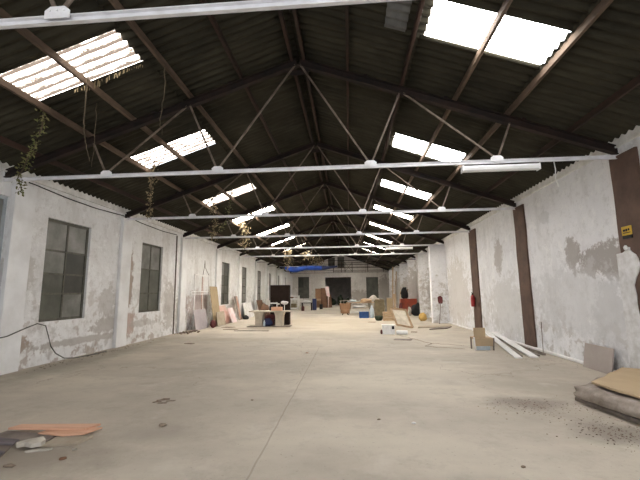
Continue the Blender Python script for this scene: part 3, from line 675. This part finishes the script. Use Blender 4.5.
MB().box(-1.15, 1.15, -.35, -.31, .15, .2).build('stretcher', 'white_metal', t)
MB().box(-.75, .6, -.38, .38, .45, .48).build('shelf', 'beige', t)
tag(MB().lump((.75, 28.8, .60), (.5, .3, .14), 5, .5, 3, .48).build('bundle', 'white_plastic'), 'white plastic bundle on the lower shelf of the long table', 'bundle')
tag(MB().lump((.2, 28.8, .99), (.35, .25, .12), 7, .5, 3, .90).build('bundle', 'lightblue'), 'pale blue bundle on top of the long table at left', 'bundle')
tag(MB().lump((1.25, 28.9, 1.0), (.45, .25, .14), 8, .5, 3, .90).build('bundle', 'wood'), 'brown paper bundle on top of the long table at right', 'bundle')
tag(MB().bar((-.75, 28.4, 1.02), (.1, 28.5, 1.06), .05, .04).bar((-.72, 28.42, 0), (-.65, 28.42, 1.0), .04, .04).bar((-.0, 28.5, .0), (-.05, 28.5, 1.03), .04, .04).build('trestle', 'stone'), 'pale trestle bar above the brown armchair', 'trestle')
tag(MB().lump((2.0, 29.8, .65), (.5, .35, .75), 9, .4, 3, 0).build('sack', 'stone'), 'whitish sacks heaped behind the long table', 'sack')
t = thing('crate', 'blue plastic crate on the floor before the long table', 'crate', (.94, 24.5, 0))
MB().box(-.31, .31, -.2, .2, 0, .03).build('bottom', 'blue_plastic', t)
for a in ((-.31, .31, -.2, -.175), (-.31, .31, .175, .2), (-.31, -.285, -.175, .175), (.285, .31, -.175, .175)): MB().box(*a, .03, .37).build('side', 'blue_plastic', t)
MB().box(-.33, .33, -.22, .22, .37, .40).build('lid', 'blue_plastic', t)
tag(MB().lathe([(.12, 0), (.15, .05), (.16, .4), (.14, .55), (.06, .68), (.05, .8)], (1.45, 24.4, 0)).build('water_bottle', 'lightblue'), 'large pale blue water bottle right of the blue crate', 'bottle')
tag(MB().lathe([(.15, 0), (.22, .08), (.24, .22), (.21, .27), (.18, .22), (.1, .2)], (1.72, 22.2, 0)).build('pot', 'green'), 'low dark green pot right of the water bottle', 'pot')
tag(MB().box(1.78, 2.42, 25.9, 26.5, 0, 1.05).lump((2.1, 26.2, 1.05), (.36, .34, .14), 4, .3, 3, 1.0).build('sack_box', 'khaki', bevel=.06), 'big khaki cloth covered box behind the dark green pot', 'box')
t = thing('cabinet', 'beige narrow cabinet beside the khaki box', 'cabinet', (2.78, 26.1, 0))
MB().box(-.2, .2, -.2, .2, 0, 1.25).build('body', 'beige', t, bevel=.01); MB().box(-.18, .18, -.215, -.2, .1, 1.2).build('door', 'tan_board', t)
t = thing('crate', 'low wooden crate left of the leaning wooden frame', 'crate', (2.28, 22.0, 0))
for z in (.02, .2, .38):
    for a in ((-.33, .3, -.25, -.23), (-.33, .3, .23, .25), (-.33, -.31, -.23, .23), (.28, .3, -.23, .23)): MB().box(*a, z, z + .13).build('slat', 'wood', t)
for x in (-.3, .27):
    for y in (-.22, .22): MB().box(x - .02, x + .02, y - .02, y + .02, 0, .5).build('post', 'wood', t)
# wooden frame leaning back
t = thing('wooden_frame', 'large empty wooden frame leaning back on the crates', 'frame', (2.45, 17.7, 0), R(0))
def fr(p, q, n='rail'): MB().bar(p, q, .085, .07, (0, 1, 0)).build(n, 'frame_wood', t)
A, B, C_, D = (-.22, .25, .12), (.42, -.25, .03), (.25, .45, .80), (-.42, .75, .86)
fr(A, D, 'stile'); fr(B, C_, 'stile'); fr(A, B); fr(D, C_)
MB().bar((.25, .45, .8), (.5, .0, .03), .03, .04, (0, 1, 0)).build('prop', 'grey_wood', t)
MB().hull8([(-.2, .28, .14), (.38, -.18, .06), (.38, -.17, .06), (-.2, .29, .14), (-.38, .74, .83), (.22, .46, .77), (.22, .47, .77), (-.38, .75, .83)]).build('back_panel', 'table_beige', t)
# small white boxes on the floor
t = thing('box', 'white box with a dark slot on the floor before the wooden frame', 'box', (1.55, 15.1, 0))
MB().box(-.26, .22, -.16, .16, 0, .34).build('body', 'whiteboard', t, bevel=.01); MB().box(.10, .2, -.165, -.16, .20, .32).build('slot', 'black', t)
MB().box(-.28, .24, -.18, .18, .34, .37).build('lid', 'white_plastic', t)
tag(MB().lathe([(.07, 0), (.08, .02), (.08, .42), (.07, .44)], (0, 0, 0)).build('bucket', 'white_plastic'), 'white cylinder lying right of the white box', 'container')
o = COL.objects['bucket']; o.rotation_euler = (0, R(90), R(-8)); o.location = (1.82, 14.95, .08)
tag(MB().lump((1.25, 15.0, .09), (.05, .05, .1), 2, .2, 2, 0).build('can', 'darkred'), 'small dark red can left of the white box', 'can')
# red cabinet and its neighbours
t = thing('cabinet', 'rust red cabinet against the right wall', 'cabinet', (4.50, 28.2, 0))
MB().box(-.68, .5, -.3, .3, 0, 1.15).build('body', 'rust_red', t, bevel=.02)
for a, b, hx in ((-.64, -.1, -.15), (-.06, .46, -.01)):
    d = MB().box(a, b, -.32, -.3, .08, 1.1).build('door', 'rust_red', t); MB().box(hx - .01, hx + .01, -.34, -.32, .55, .68).build('handle', 'strut', d)
tag(MB().lump((4.15, 28.2, 1.55), (.26, .25, .42), 3, .5, 3, 1.15).build('machine', 'black'), 'dark grey bulky machine on top of the rust red cabinet', 'machine')
tag(MB().lump((3.72, 27.4, .4), (.14, .14, .42), 3, .5, 3, 0).build('sack', 'darkred'), 'dark brown sack at the left of the rust red cabinet', 'sack')
tag(MB().lump((4.66, 26.4, .38), (.34, .3, .46), 13, .5, 3, 0).build('tarp', 'black'), 'dark draped bundle against the right wall before the red cabinet', 'bundle')
tag(MB().lump((4.14, 26.1, .30), (.11, .2, .34), 17, .4, 3, 0).build('sack', 'stone'), 'whitish sack left of the dark draped bundle', 'sack')
tag(MB().lump((4.2, 21.8, .2), (.2, .2, .24), 21, .4, 3, 0).build('sack', 'yellow'), 'ochre yellow sack on the floor near the right wall', 'sack')
# long timbers standing in the corner
for i, (x, y, tx, h, w, mt, lab) in enumerate(((3.75, 33, 3.98, 3.9, .10, 'wood', 'tallest light timber leaning in the far right corner'), (3.98, 33.2, 4.3, 3.5, .08, 'wood', 'light timber leaning second from the left in the far right corner'),
        (4.15, 33.0, 4.15, 2.6, .09, 'beige', 'shorter pale timber standing among the far right ones'), (4.35, 33.3, 4.75, 3.2, .07, 'wood', 'slanting light timber nearest the wall in the far right corner'),
        (4.4, 31.0, 4.9, 1.9, .08, 'cabinet', 'dark brown timber leaning behind the rust red cabinet'), (3.6, 30.0, 3.65, 1.5, .16, 'wood', 'short wide board standing left of the rust red cabinet'))):
    tag(MB().bar((x, y - .3, 0), (tx, y + .3, h), w, .04, (0, 1, 0)).build('timber', mt), lab, 'timber', 'timbers standing in the far right corner')
# shovel leaning on the right wall
t = thing('shovel', 'shovel with a dark red blade leaning handle down against a white buttress', 'shovel', (4.70, 19.55, 0))
MB().tube([(-.12, -.05, 0), (.10, .42, 1.05)], .018).build('handle', 'grey_wood', t)
MB().prism([(-.09, 0), (.09, 0), (.13, .12), (.13, .32), (.05, .40), (-.05, .40), (-.13, .32), (-.13, .12)], 0, .02, lambda a, b, z: (.10 + a, .42 + z + b * .15, 1.02 + b)).build('blade', 'darkred', t)
m = MB().prism([(3.45, 16.6), (4.35, 17.1), (4.75, 17.9), (4.2, 17.7)], 0.0, .05)
tag(m.build('board', 'grey_wood'), 'dark flat board lying on the floor near the shovel', 'board')
m = MB().prism([(3.1, 17.4), (4.7, 17.9), (4.9, 18.6), (3.3, 18.2)], 0.0, .04)
tag(m.build('board', 'beige'), 'pale flat board on the floor behind the dark board', 'board')

# ------------------------------------------------------------------ small wooden chair by the far pillar
t = thing('chair', 'small old wooden chair with a boxed apron beside the far brown pillar', 'chair', (3.76, 11.05, 0))
MB().box(-.27, .25, -.12, .22, .30, .345).build('seat', 'wood', t, bevel=.008)
MB().box(-.27, .25, -.14, -.12, .12, .33).build('apron', 'cardboard', t, bevel=.004)
MB().box(-.26, .06, -.12, -.09, .345, .62).build('backrest', 'cardboard', t, bevel=.01)
MB().bar((-.25, -.14, -.0), (-.27, -.14, .36), .035, .03).build('leg', 'whiteboard', t)
MB().bar((.25, -.13, .0), (.27, -.13, .34), .035, .03).build('leg', 'grey_wood', t)
for x in (-.25, .25): MB().bar((x, .2, 0), (x, .2, .32), .035, .03).build('leg', 'grey_wood', t)
o = MB().box(-.2, .17, -.10, -.08, .0, .11).build('lower_panel', 'lightblue', t)
# white strips lying beside the wall
def strip(p, q, w, h, mat, lab, z0=.0, z1=.0, name='plank'):
    p = Vector((p[0], p[1], z0 + h / 2)); q = Vector((q[0], q[1], z1 + h / 2))
    tag(MB().bar(p, q, w, h).build(name, mat, bevel=.003, seg=1), lab, 'plank', 'planks lying along the right wall')
strip((4.88, 13.9), (4.12, 9.65), .17, .03, 'whiteboard', 'leftmost long white strip lying on the floor between the brown pillars', .20)
strip((4.95, 14.2), (4.30, 9.9), .07, .03, 'grey_wood', 'thin grey strip between the two left white strips on the floor', .12)
strip((5.04, 13.6), (4.54, 9.75), .19, .035, 'whiteboard', 'widest white strip on the floor next to the middle pillar', .20)
strip((5.08, 14.0), (4.74, 9.95), .07, .04, 'grey_wood', 'brownish grey strip lying next to the widest white strip', .06)
strip((5.13, 13.8), (4.95, 10.1), .09, .05, 'grey_wood', 'dark plank lying closest to the right wall', .0)
tag(MB().bar((5.13, 10.50, 0), (5.21, 10.62, .80), .014, .014).build('rod', 'grey_wood'), 'thin grey rod leaning on the right wall past the middle pillar', 'rod')
# grey panel leaning on the right wall
leaning('panel', 'square warm grey panel leaning on the right wall above the cardboard pile', 'panel', 'grey_panel', 'R', XR - .16, XR - .07, 7.82, 8.70, .50, .025)

# ------------------------------------------------------------------ pile at the right edge: board, mattress, cardboard
base = [(3.36, 6.08), (4.95, 7.05), (5.12, 5.2), (4.6, 3.9), (3.85, 4.1), (3.52, 5.2)]
tag(MB().prism(base, 0.0, .05).build('base_board', 'grey_wood', bevel=.01), 'dark thin board lying at the very bottom of the cardboard pile', 'board')
def slab(poly, z0, z1, seed, amp, rnd=.06, lap=4):
    """a soft slab: outline subdivided and roughened, edges rounded over several rings"""
    pts = []
    for (a, b), (c, d) in zip(poly, poly[1:] + poly[:1]):
        n = max(2, int(math.hypot(c - a, d - b) / .09))
        for i in range(n): pts.append(Vector((a + (c - a) * i / n, b + (d - b) * i / n, 0)))
    cen = sum(pts, Vector()) / len(pts)
    m = MB(); rings = []
    prof = [(-rnd, 0), (-.01, .12), (0, .35), (-.015, .6), (-.01, .8), (-rnd * .5, .95), (-rnd * 1.2, 1.0), (-rnd * 3, 1.0)]
    for off, k in prof:
        ring = []
        for p in pts:
            d = (p - cen).normalized(); nn = noise.noise(Vector((p.x * 3, p.y * 3, k * 2.5 + seed))) * amp
            q = p + d * (off + nn); z = z0 + (z1 - z0) * k + (noise.noise(Vector((p.x * 2.5, p.y * 2.5, seed))) * amp * .8 if k > .5 else 0)
            ring.append(m.bm.verts.new((q.x, q.y, z)))
        rings.append(ring)
    n = len(pts)
    for A_, B_ in zip(rings, rings[1:]):
        for i in range(n): m.face([A_[i], A_[(i + 1) % n], B_[(i + 1) % n], B_[i]], 0, True)
    m.face(rings[0][::-1]); c_ = m.bm.verts.new((cen.x, cen.y, z1))
    for i in range(n): m.face([rings[-1][i], rings[-1][(i + 1) % n], c_], 0, True)
    return m
tag(slab([(3.30, 5.95), (3.48, 6.10), (4.80, 7.05), (5.13, 6.9), (5.1, 5.0), (4.5, 3.9), (3.7, 4.0), (3.42, 5.2)], .07, .27, 2, .07).build('mattress', 'foam'), 'crumpled dusty grey mattress in the pile at the right edge', 'mattress')
tag(slab([(3.50, 5.88), (4.7, 6.98), (5.05, 6.75), (5.0, 5.1), (4.5, 4.1), (3.85, 4.3), (3.60, 5.1)], .285, .32, 6, .02, .02).build('cardboard_sheet', 'cardboard'), 'flat tan cardboard sheet on top of the mattress pile', 'cardboard')

# ------------------------------------------------------------------ planks and rubble at the lower left
def flat(name, lab, cat, mat, poly, z0, z1, bv=.004, grp=None): return tag(MB().prism(poly, z0, z1).build(name, mat, bevel=bv, seg=1), lab, cat, grp)
flat('plank', 'long orange plank lying at the back of the lower left pile', 'plank', 'orange_wood', [(-4.17, 4.40), (-4.12, 4.54), (-3.12, 4.60), (-3.20, 4.43)], .045, .07)
flat('plank', 'orange plank with a slanted end in the lower left pile', 'plank', 'orange_wood', [(-3.72, 4.33), (-3.68, 4.45), (-3.06, 4.55), (-3.14, 4.33), (-3.36, 4.27)], .03, .045)
flat('board', 'grey brown board under the orange planks', 'board', 'grey_wood', [(-4.25, 4.15), (-4.2, 4.42), (-3.5, 4.36), (-3.45, 4.12)], 0, .03)
flat('board', 'beige square board in front of the orange planks', 'board', 'beige', [(-3.44, 4.04), (-3.42, 4.28), (-3.02, 4.33), (-3.06, 4.12)], 0.0, .028)
m = MB(); m.prism([(-3.66, 3.98), (-3.60, 4.08), (-3.50, 4.16), (-3.40, 4.08), (-3.38, 4.0), (-3.45, 3.95), (-3.56, 3.98), (-3.61, 3.94)], .03, .075)
tag(m.build('stone', 'stone', bevel=.004), 'pale angular stone left of the beige board', 'stone')
m = MB().prism([(-3.48, 3.90), (-3.44, 3.96), (-3.24, 4.00), (-3.26, 3.96)], 0, .02)
tag(m.build('slab_fragment', 'stone', bevel=.004), 'flat pale fragment under the angular stone', 'fragment')
flat('board', 'dark board sticking in from the left edge', 'board', 'grey_wood', [(-4.6, 3.8), (-4.5, 4.3), (-3.80, 4.12), (-3.55, 3.62), (-4.2, 3.4)], 0.0, .03)
flat('plank', 'dark grey plank on top of the dark board at the left edge', 'plank', 'lilac_wood', [(-4.6, 4.05), (-4.5, 4.22), (-3.75, 4.12), (-3.72, 4.0)], .03, .055)
flat('plank', 'second dark grey plank at the left edge, nearer the camera', 'plank', 'lilac_wood', [(-4.4, 3.75), (-4.3, 3.95), (-3.62, 3.82), (-3.60, 3.66)], .03, .05)
tag(MB().lump((-3.36, 3.60, .01), (.06, .03, .015), 3, .4, 2, 0).build('clod', 'crumbs'), 'dark clod of dirt at the bottom left', 'clod')
tag(MB().lump((-2.95, 3.78, .01), (.035, .03, .015), 5, .4, 2, 0).build('clod', 'cabinet'), 'small brown clod right of the stone pile', 'clod')
tag(MB().lump((-2.98, 3.98, .015), (.03, .02, .012), 6, .4, 2, 0).build('chip', 'stone'), 'small white chip in front of the beige board', 'chip')
def crumbs(lab, cx, cy, sx, sy, n, smin, smax, seed, mat='crumbs'):
    random.seed(seed); m = MB()
    for i in range(n):
        x, y = cx + random.gauss(0, sx), cy + random.gauss(0, sy); s = random.uniform(smin, smax) * random.choice((1, 1, .5))
        m.lump((x, y, s * .2), (s, s * random.uniform(.4, 1), s * .4), i, .5, 1, 0)
    tag(m.build('debris', mat), lab, 'debris', kind='stuff')
crumbs('scattered brown dirt crumbs on the floor at right', 2.55, 5.75, .30, .20, 260, .004, .013, 1)
crumbs('brown dirt crumbs on the floor in front of the cardboard pile', 3.05, 4.75, .22, .22, 260, .004, .013, 2)
crumbs('dusty crumbs along the foot of the mattress', 3.2, 5.4, .12, .4, 100, .003, .010, 3)
# torn strips in the middle left
m = MB(); random.seed(8)
for i in range(9):
    x, y = -2.95 + random.uniform(-.12, .18), 5.78 + random.uniform(-.14, .14); a = random.uniform(-.3, .9); l = random.uniform(.05, .14)
    m.bar((x, y, .008), (x + l * math.cos(a), y + l * math.sin(a), .014), .03, .006)
tag(m.build('debris', 'crumbs'), 'torn brown scraps on the floor in the middle left', 'debris', kind='stuff')
for lab, x, y, s, mt in (('small white chip on the floor near the bottom middle right', .78, 4.98, .03, 'skirting'), ('small brown chip on the floor near the bottom middle', .35, 5.1, .022, 'crumbs'),
                         ('brown flake on the floor right of the torn scraps', -2.4, 4.75, .05, 'crumbs'), ('pale flake on the far floor left of the joint', -1.2, 10.4, .04, 'redpink'),
                         ('small dark chip left of the floor joint', -1.55, 5.9, .022, 'crumbs'), ('tiny dark chip at the lower right floor', 1.6, 3.85, .025, 'crumbs')):
    tag(MB().lump((x, y, s * .25), (s, s * .7, s * .4), x, .4, 2, 0).build('chip', mt), lab, 'chip')
flat('flat_scrap', 'thin dark scrap lying before the white boxes', 'scrap', 'grey_wood', [(1.5, 13.2), (2.1, 13.1), (2.2, 13.45), (1.6, 13.5)], 0, .015)
flat('flat_scrap', 'long dark scrap on the floor before the pale table', 'scrap', 'grey_wood', [(-5.2, 16.4), (-3.6, 16.3), (-3.6, 16.5), (-4.6, 16.6)], 0, .02)
crumbs('fine dirt along the foot of the left wall', -7.15, 10.2, .12, 1.3, 200, .006, .022, 5)

for lab, poly in (('brown scrap on the floor before the tan board', [(-6.4, 18.2), (-5.9, 18.0), (-5.7, 18.3), (-6.2, 18.5)]), ('dark scrap on the floor just left of the pale table', [(-5.9, 17.0), (-5.3, 16.9), (-5.2, 17.1), (-5.7, 17.2)]),
        ('brown flake on the floor in front of the blue crate', [(1.0, 20.9), (1.4, 20.8), (1.5, 21.1), (1.1, 21.2)]), ('small dark scrap on the floor below the second window', [(-5.6, 12.3), (-5.3, 12.2), (-5.25, 12.35), (-5.5, 12.4)]),
        ('dark scrap on the floor before the leaning wooden frame', [(2.5, 15.7), (2.75, 15.65), (2.8, 15.85), (2.55, 15.9)])):
    flat('flat_scrap', lab, 'scrap', 'crumbs', poly, 0, .015)
# ragged crack in the floor before the small chair
m = MB(); random.seed(21)
for (ax, ay), (bx, by) in (((1.9, 14.6), (2.6, 12.4)), ((2.6, 12.4), (3.5, 11.9)), ((2.6, 12.4), (2.3, 11.7)), ((2.3, 11.7), (3.3, 11.2))):
    pts = [(ax + (bx - ax) * i / 7 + (random.uniform(-.05, .05) if 0 < i < 7 else 0), ay + (by - ay) * i / 7 + (random.uniform(-.07, .07) if 0 < i < 7 else 0)) for i in range(8)]
    for p, q in zip(pts, pts[1:]): m.bar((p[0], p[1], .001), (q[0], q[1], .001), random.uniform(.02, .05), .004)
struct(m, 'floor_crack', 'crumbs')

# ------------------------------------------------------------------ blue tarp slung under the eighth tie bar
m = MB(); n = 30; rings = []
for i in range(n + 1):
    t_ = i / n; x = -6.3 + t_ * 5.3
    zt = 4.10 - .03 * math.sin(t_ * math.pi * 3)
    h = .12 + .42 * math.exp(-((t_ - .26) / .18) ** 2) + .30 * math.exp(-((t_ - .65) / .25) ** 2)
    d_ = .10 + .15 * math.sin(math.pi * t_)
    ring = []
    for k_ in range(12):
        a = 2 * math.pi * k_ / 12
        ring.append(m.bm.verts.new((x, 33.15 + d_ * math.cos(a) * (1 + .2 * noise.noise(Vector((x * 2, k_, 0)))) - .1, zt - h / 2 + (h / 2) * math.sin(a) + .03 * noise.noise(Vector((x * 3, k_ * .7, 3))))))
    rings.append(ring)
for i, (A_, B_) in enumerate(zip(rings, rings[1:])):
    for k_ in range(12):
        mi = 1 if k_ in (1, 2, 3) and i < 26 else (2 if i > 21 or i < 3 else 0)
        m.face([A_[k_], A_[(k_ + 1) % 12], B_[(k_ + 1) % 12], B_[k_]], mi, True)
m.face(rings[0][::-1], 2); m.face(rings[-1], 2)
tag(m.build('tarp', ['blue', 'paleblue', 'darkblue']), 'bright blue tarp slung under a far roof truss at left', 'tarp')
# railing high in front of the back wall
t = thing('railing', 'high metal lattice railing in front of the back wall at right', 'railing', (0, 46.0, 4.2))
for z in (.08, .62, 1.16): MB().box(-1.9, XR - .02, -.03, .03, z - .03, z + .03).build('rail', 'strut', t)
for x in (-1.9, -.9, -.45, .45, 2.4, 4.3): MB().box(x - .035, x + .035, -.03, .03, 0, 1.3).build('post', 'rafter', t)
MB().bar((-.45, 0, .08), (.45, 0, 1.16), .04, .03).bar((-.45, 0, 1.16), (.45, 0, .08), .04, .03).build('brace', 'rafter', t)

# ------------------------------------------------------------------ vines and roots that have grown in through the roof
def vine(name, lab, pts, r, leaves, seed, mat='vine', lmat='leaf', ls=.035, spread=.05):
    random.seed(seed); t = thing(name, lab, 'vine', pts[0])
    full = []
    for p, q in zip(pts, pts[1:]): full += wob(p, q, 6, .05, seed)[:-1]
    full.append(Vector(pts[-1])); m = MB(); m.tube(full, r, 5, r2=r * .5)
    m.build('stem', mat, t, world=True)
    if leaves:
        m = MB()
        for i in range(leaves):
            k_ = random.random() * (len(full) - 1); p = full[int(k_)].lerp(full[min(int(k_) + 1, len(full) - 1)], k_ % 1)
            p = p + Vector([random.gauss(0, spread) for _ in range(3)])
            a = Vector([random.uniform(-1, 1) for _ in range(3)]).normalized(); b = a.orthogonal().normalized() * ls * random.uniform(.5, 1.1); a = a * ls * random.uniform(.6, 1.4)
            c_ = a.cross(b).normalized() * ls * .15
            v = [m.bm.verts.new(p + w) for w in (-a, b * .6 + c_, a, -b * .6 + c_)]
            m.face([v[0], v[1], v[2]]); m.face([v[0], v[2], v[3]])
        m.build('foliage', lmat, t, world=True)
    return t
rz = lambda x: under(x) + .3
vine('hanging_vine', 'long green leafy vine hanging down to the left wall at the left edge', [(-5.6, 6.0, rz(-5.6)), (-5.68, 6.0, 4.6), (-5.85, 6.05, 4.25), (-6.3, 6.3, 3.95), (-6.5, 6.6, 3.7)], .016, 190, 1, spread=.045)
vine('hanging_root', 'bare root dangling below the nearest left rooflight', [(-4.5, 5.6, rz(-4.5)), (-4.5, 5.6, 4.6), (-4.44, 5.6, 4.25), (-4.33, 5.6, 3.9)], .012, 0, 2)
vine('hanging_root', 'bare root dangling right of the mossy rooflight on the left slope', [(-3.32, 6.0, rz(-3.32)), (-3.3, 6.0, 5.3), (-3.36, 6.0, 4.8), (-3.3, 6, 4.5)], .010, 0, 3)
vine('hanging_root', 'thin straight root beside the first tie bar plate at left', [(-4.9, 6.4, rz(-4.9)), (-4.88, 6.4, 4.6), (-4.9, 6.4, 4.1)], .008, 0, 4)
vine('hanging_vine', 'thick dry vine hanging through the long tie bar below the second left rooflight', [(-5.25, 9.2, rz(-5.25)), (-5.25, 9.1, 4.5), (-5.2, 9.05, 3.65)], .02, 210, 5, lmat='dry', spread=.05)
vine('hanging_vine', 'tangled dry vine below the third left rooflight', [(-5.3, 13.6, rz(-5.3)), (-5.1, 13.5, 4.4), (-5.2, 13.5, 3.7)], .02, 170, 6, lmat='dry', spread=.09, ls=.045)
vine('hanging_vine', 'thin leafy vine hanging from the third rooflight toward the tie bar', [(-4.4, 13.2, rz(-4.4)), (-4.5, 13.2, 4.6), (-4.75, 13.2, 4.0)], .014, 110, 7, spread=.05)
vine('hanging_vine', 'dry tangle of vine under the fourth left rooflight', [(-5.3, 17.6, rz(-5.3)), (-5.0, 17.5, 4.5), (-5.1, 17.5, 3.8)], .025, 170, 8, lmat='dry', spread=.13, ls=.06)
vine('hanging_vine', 'twiggy vine above the blue tarp at the far left', [(-5.2, 30.5, rz(-5.2)), (-5.0, 30.4, 4.6), (-5.2, 30.4, 3.6)], .04, 160, 9, lmat='dry', spread=.2, ls=.1)
vine('hanging_vine', 'dry branches caught between the ties beyond the blue tarp', [(-4.2, 35.0, rz(-4.2)), (-3.4, 35.0, 4.8), (-2.6, 35.0, 4.4)], .05, 200, 10, lmat='dry', spread=.3, ls=.12)

# ------------------------------------------------------------------ light, world, camera
w = bpy.data.worlds.new('World'); S.world = w; w.use_nodes = True
bg = w.node_tree.nodes['Background']; bg.inputs[0].default_value = (.90, .94, 1.0, 1); bg.inputs[1].default_value = 4.6
# daylight entering by the open front doorway
ld = bpy.data.lights.new('doorway_daylight', 'AREA'); ld.shape = 'RECTANGLE'; ld.size = 8.2; ld.size_y = 3.9; ld.cycles.is_portal = True
lo = bpy.data.objects.new('doorway_daylight', ld); COL.objects.link(lo); lo.location = (-1.0, YFRONT - .35, 2.0); lo.rotation_euler = (R(90), 0, 0)

cam = bpy.data.cameras.new('camera'); co = bpy.data.objects.new('camera', cam); COL.objects.link(co); S.camera = co
F, YAW, PITCH, ROLL = 364.75, .0772, .1441, -.0112
cam.sensor_fit = 'HORIZONTAL'; cam.sensor_width = 36; cam.lens = F * 36 / 640; cam.clip_start = .05; cam.clip_end = 300
cy, sy = math.cos(YAW), math.sin(YAW)
fw = Vector((-sy * math.cos(PITCH), cy * math.cos(PITCH), math.sin(PITCH))); r_ = Vector((cy, sy, 0)); u_ = r_.cross(fw)
r2 = r_ * math.cos(ROLL) + u_ * math.sin(ROLL); u2 = -r_ * math.sin(ROLL) + u_ * math.cos(ROLL)
mw = Matrix(((r2.x, u2.x, -fw.x, 0), (r2.y, u2.y, -fw.y, 0), (r2.z, u2.z, -fw.z, 1.65), (0, 0, 0, 1)))
co.matrix_world = mw
vs = S.view_settings; vs.view_transform = 'Standard'; vs.look = 'None'; vs.gamma = 1; vs.use_curve_mapping = False; vs.exposure = .06
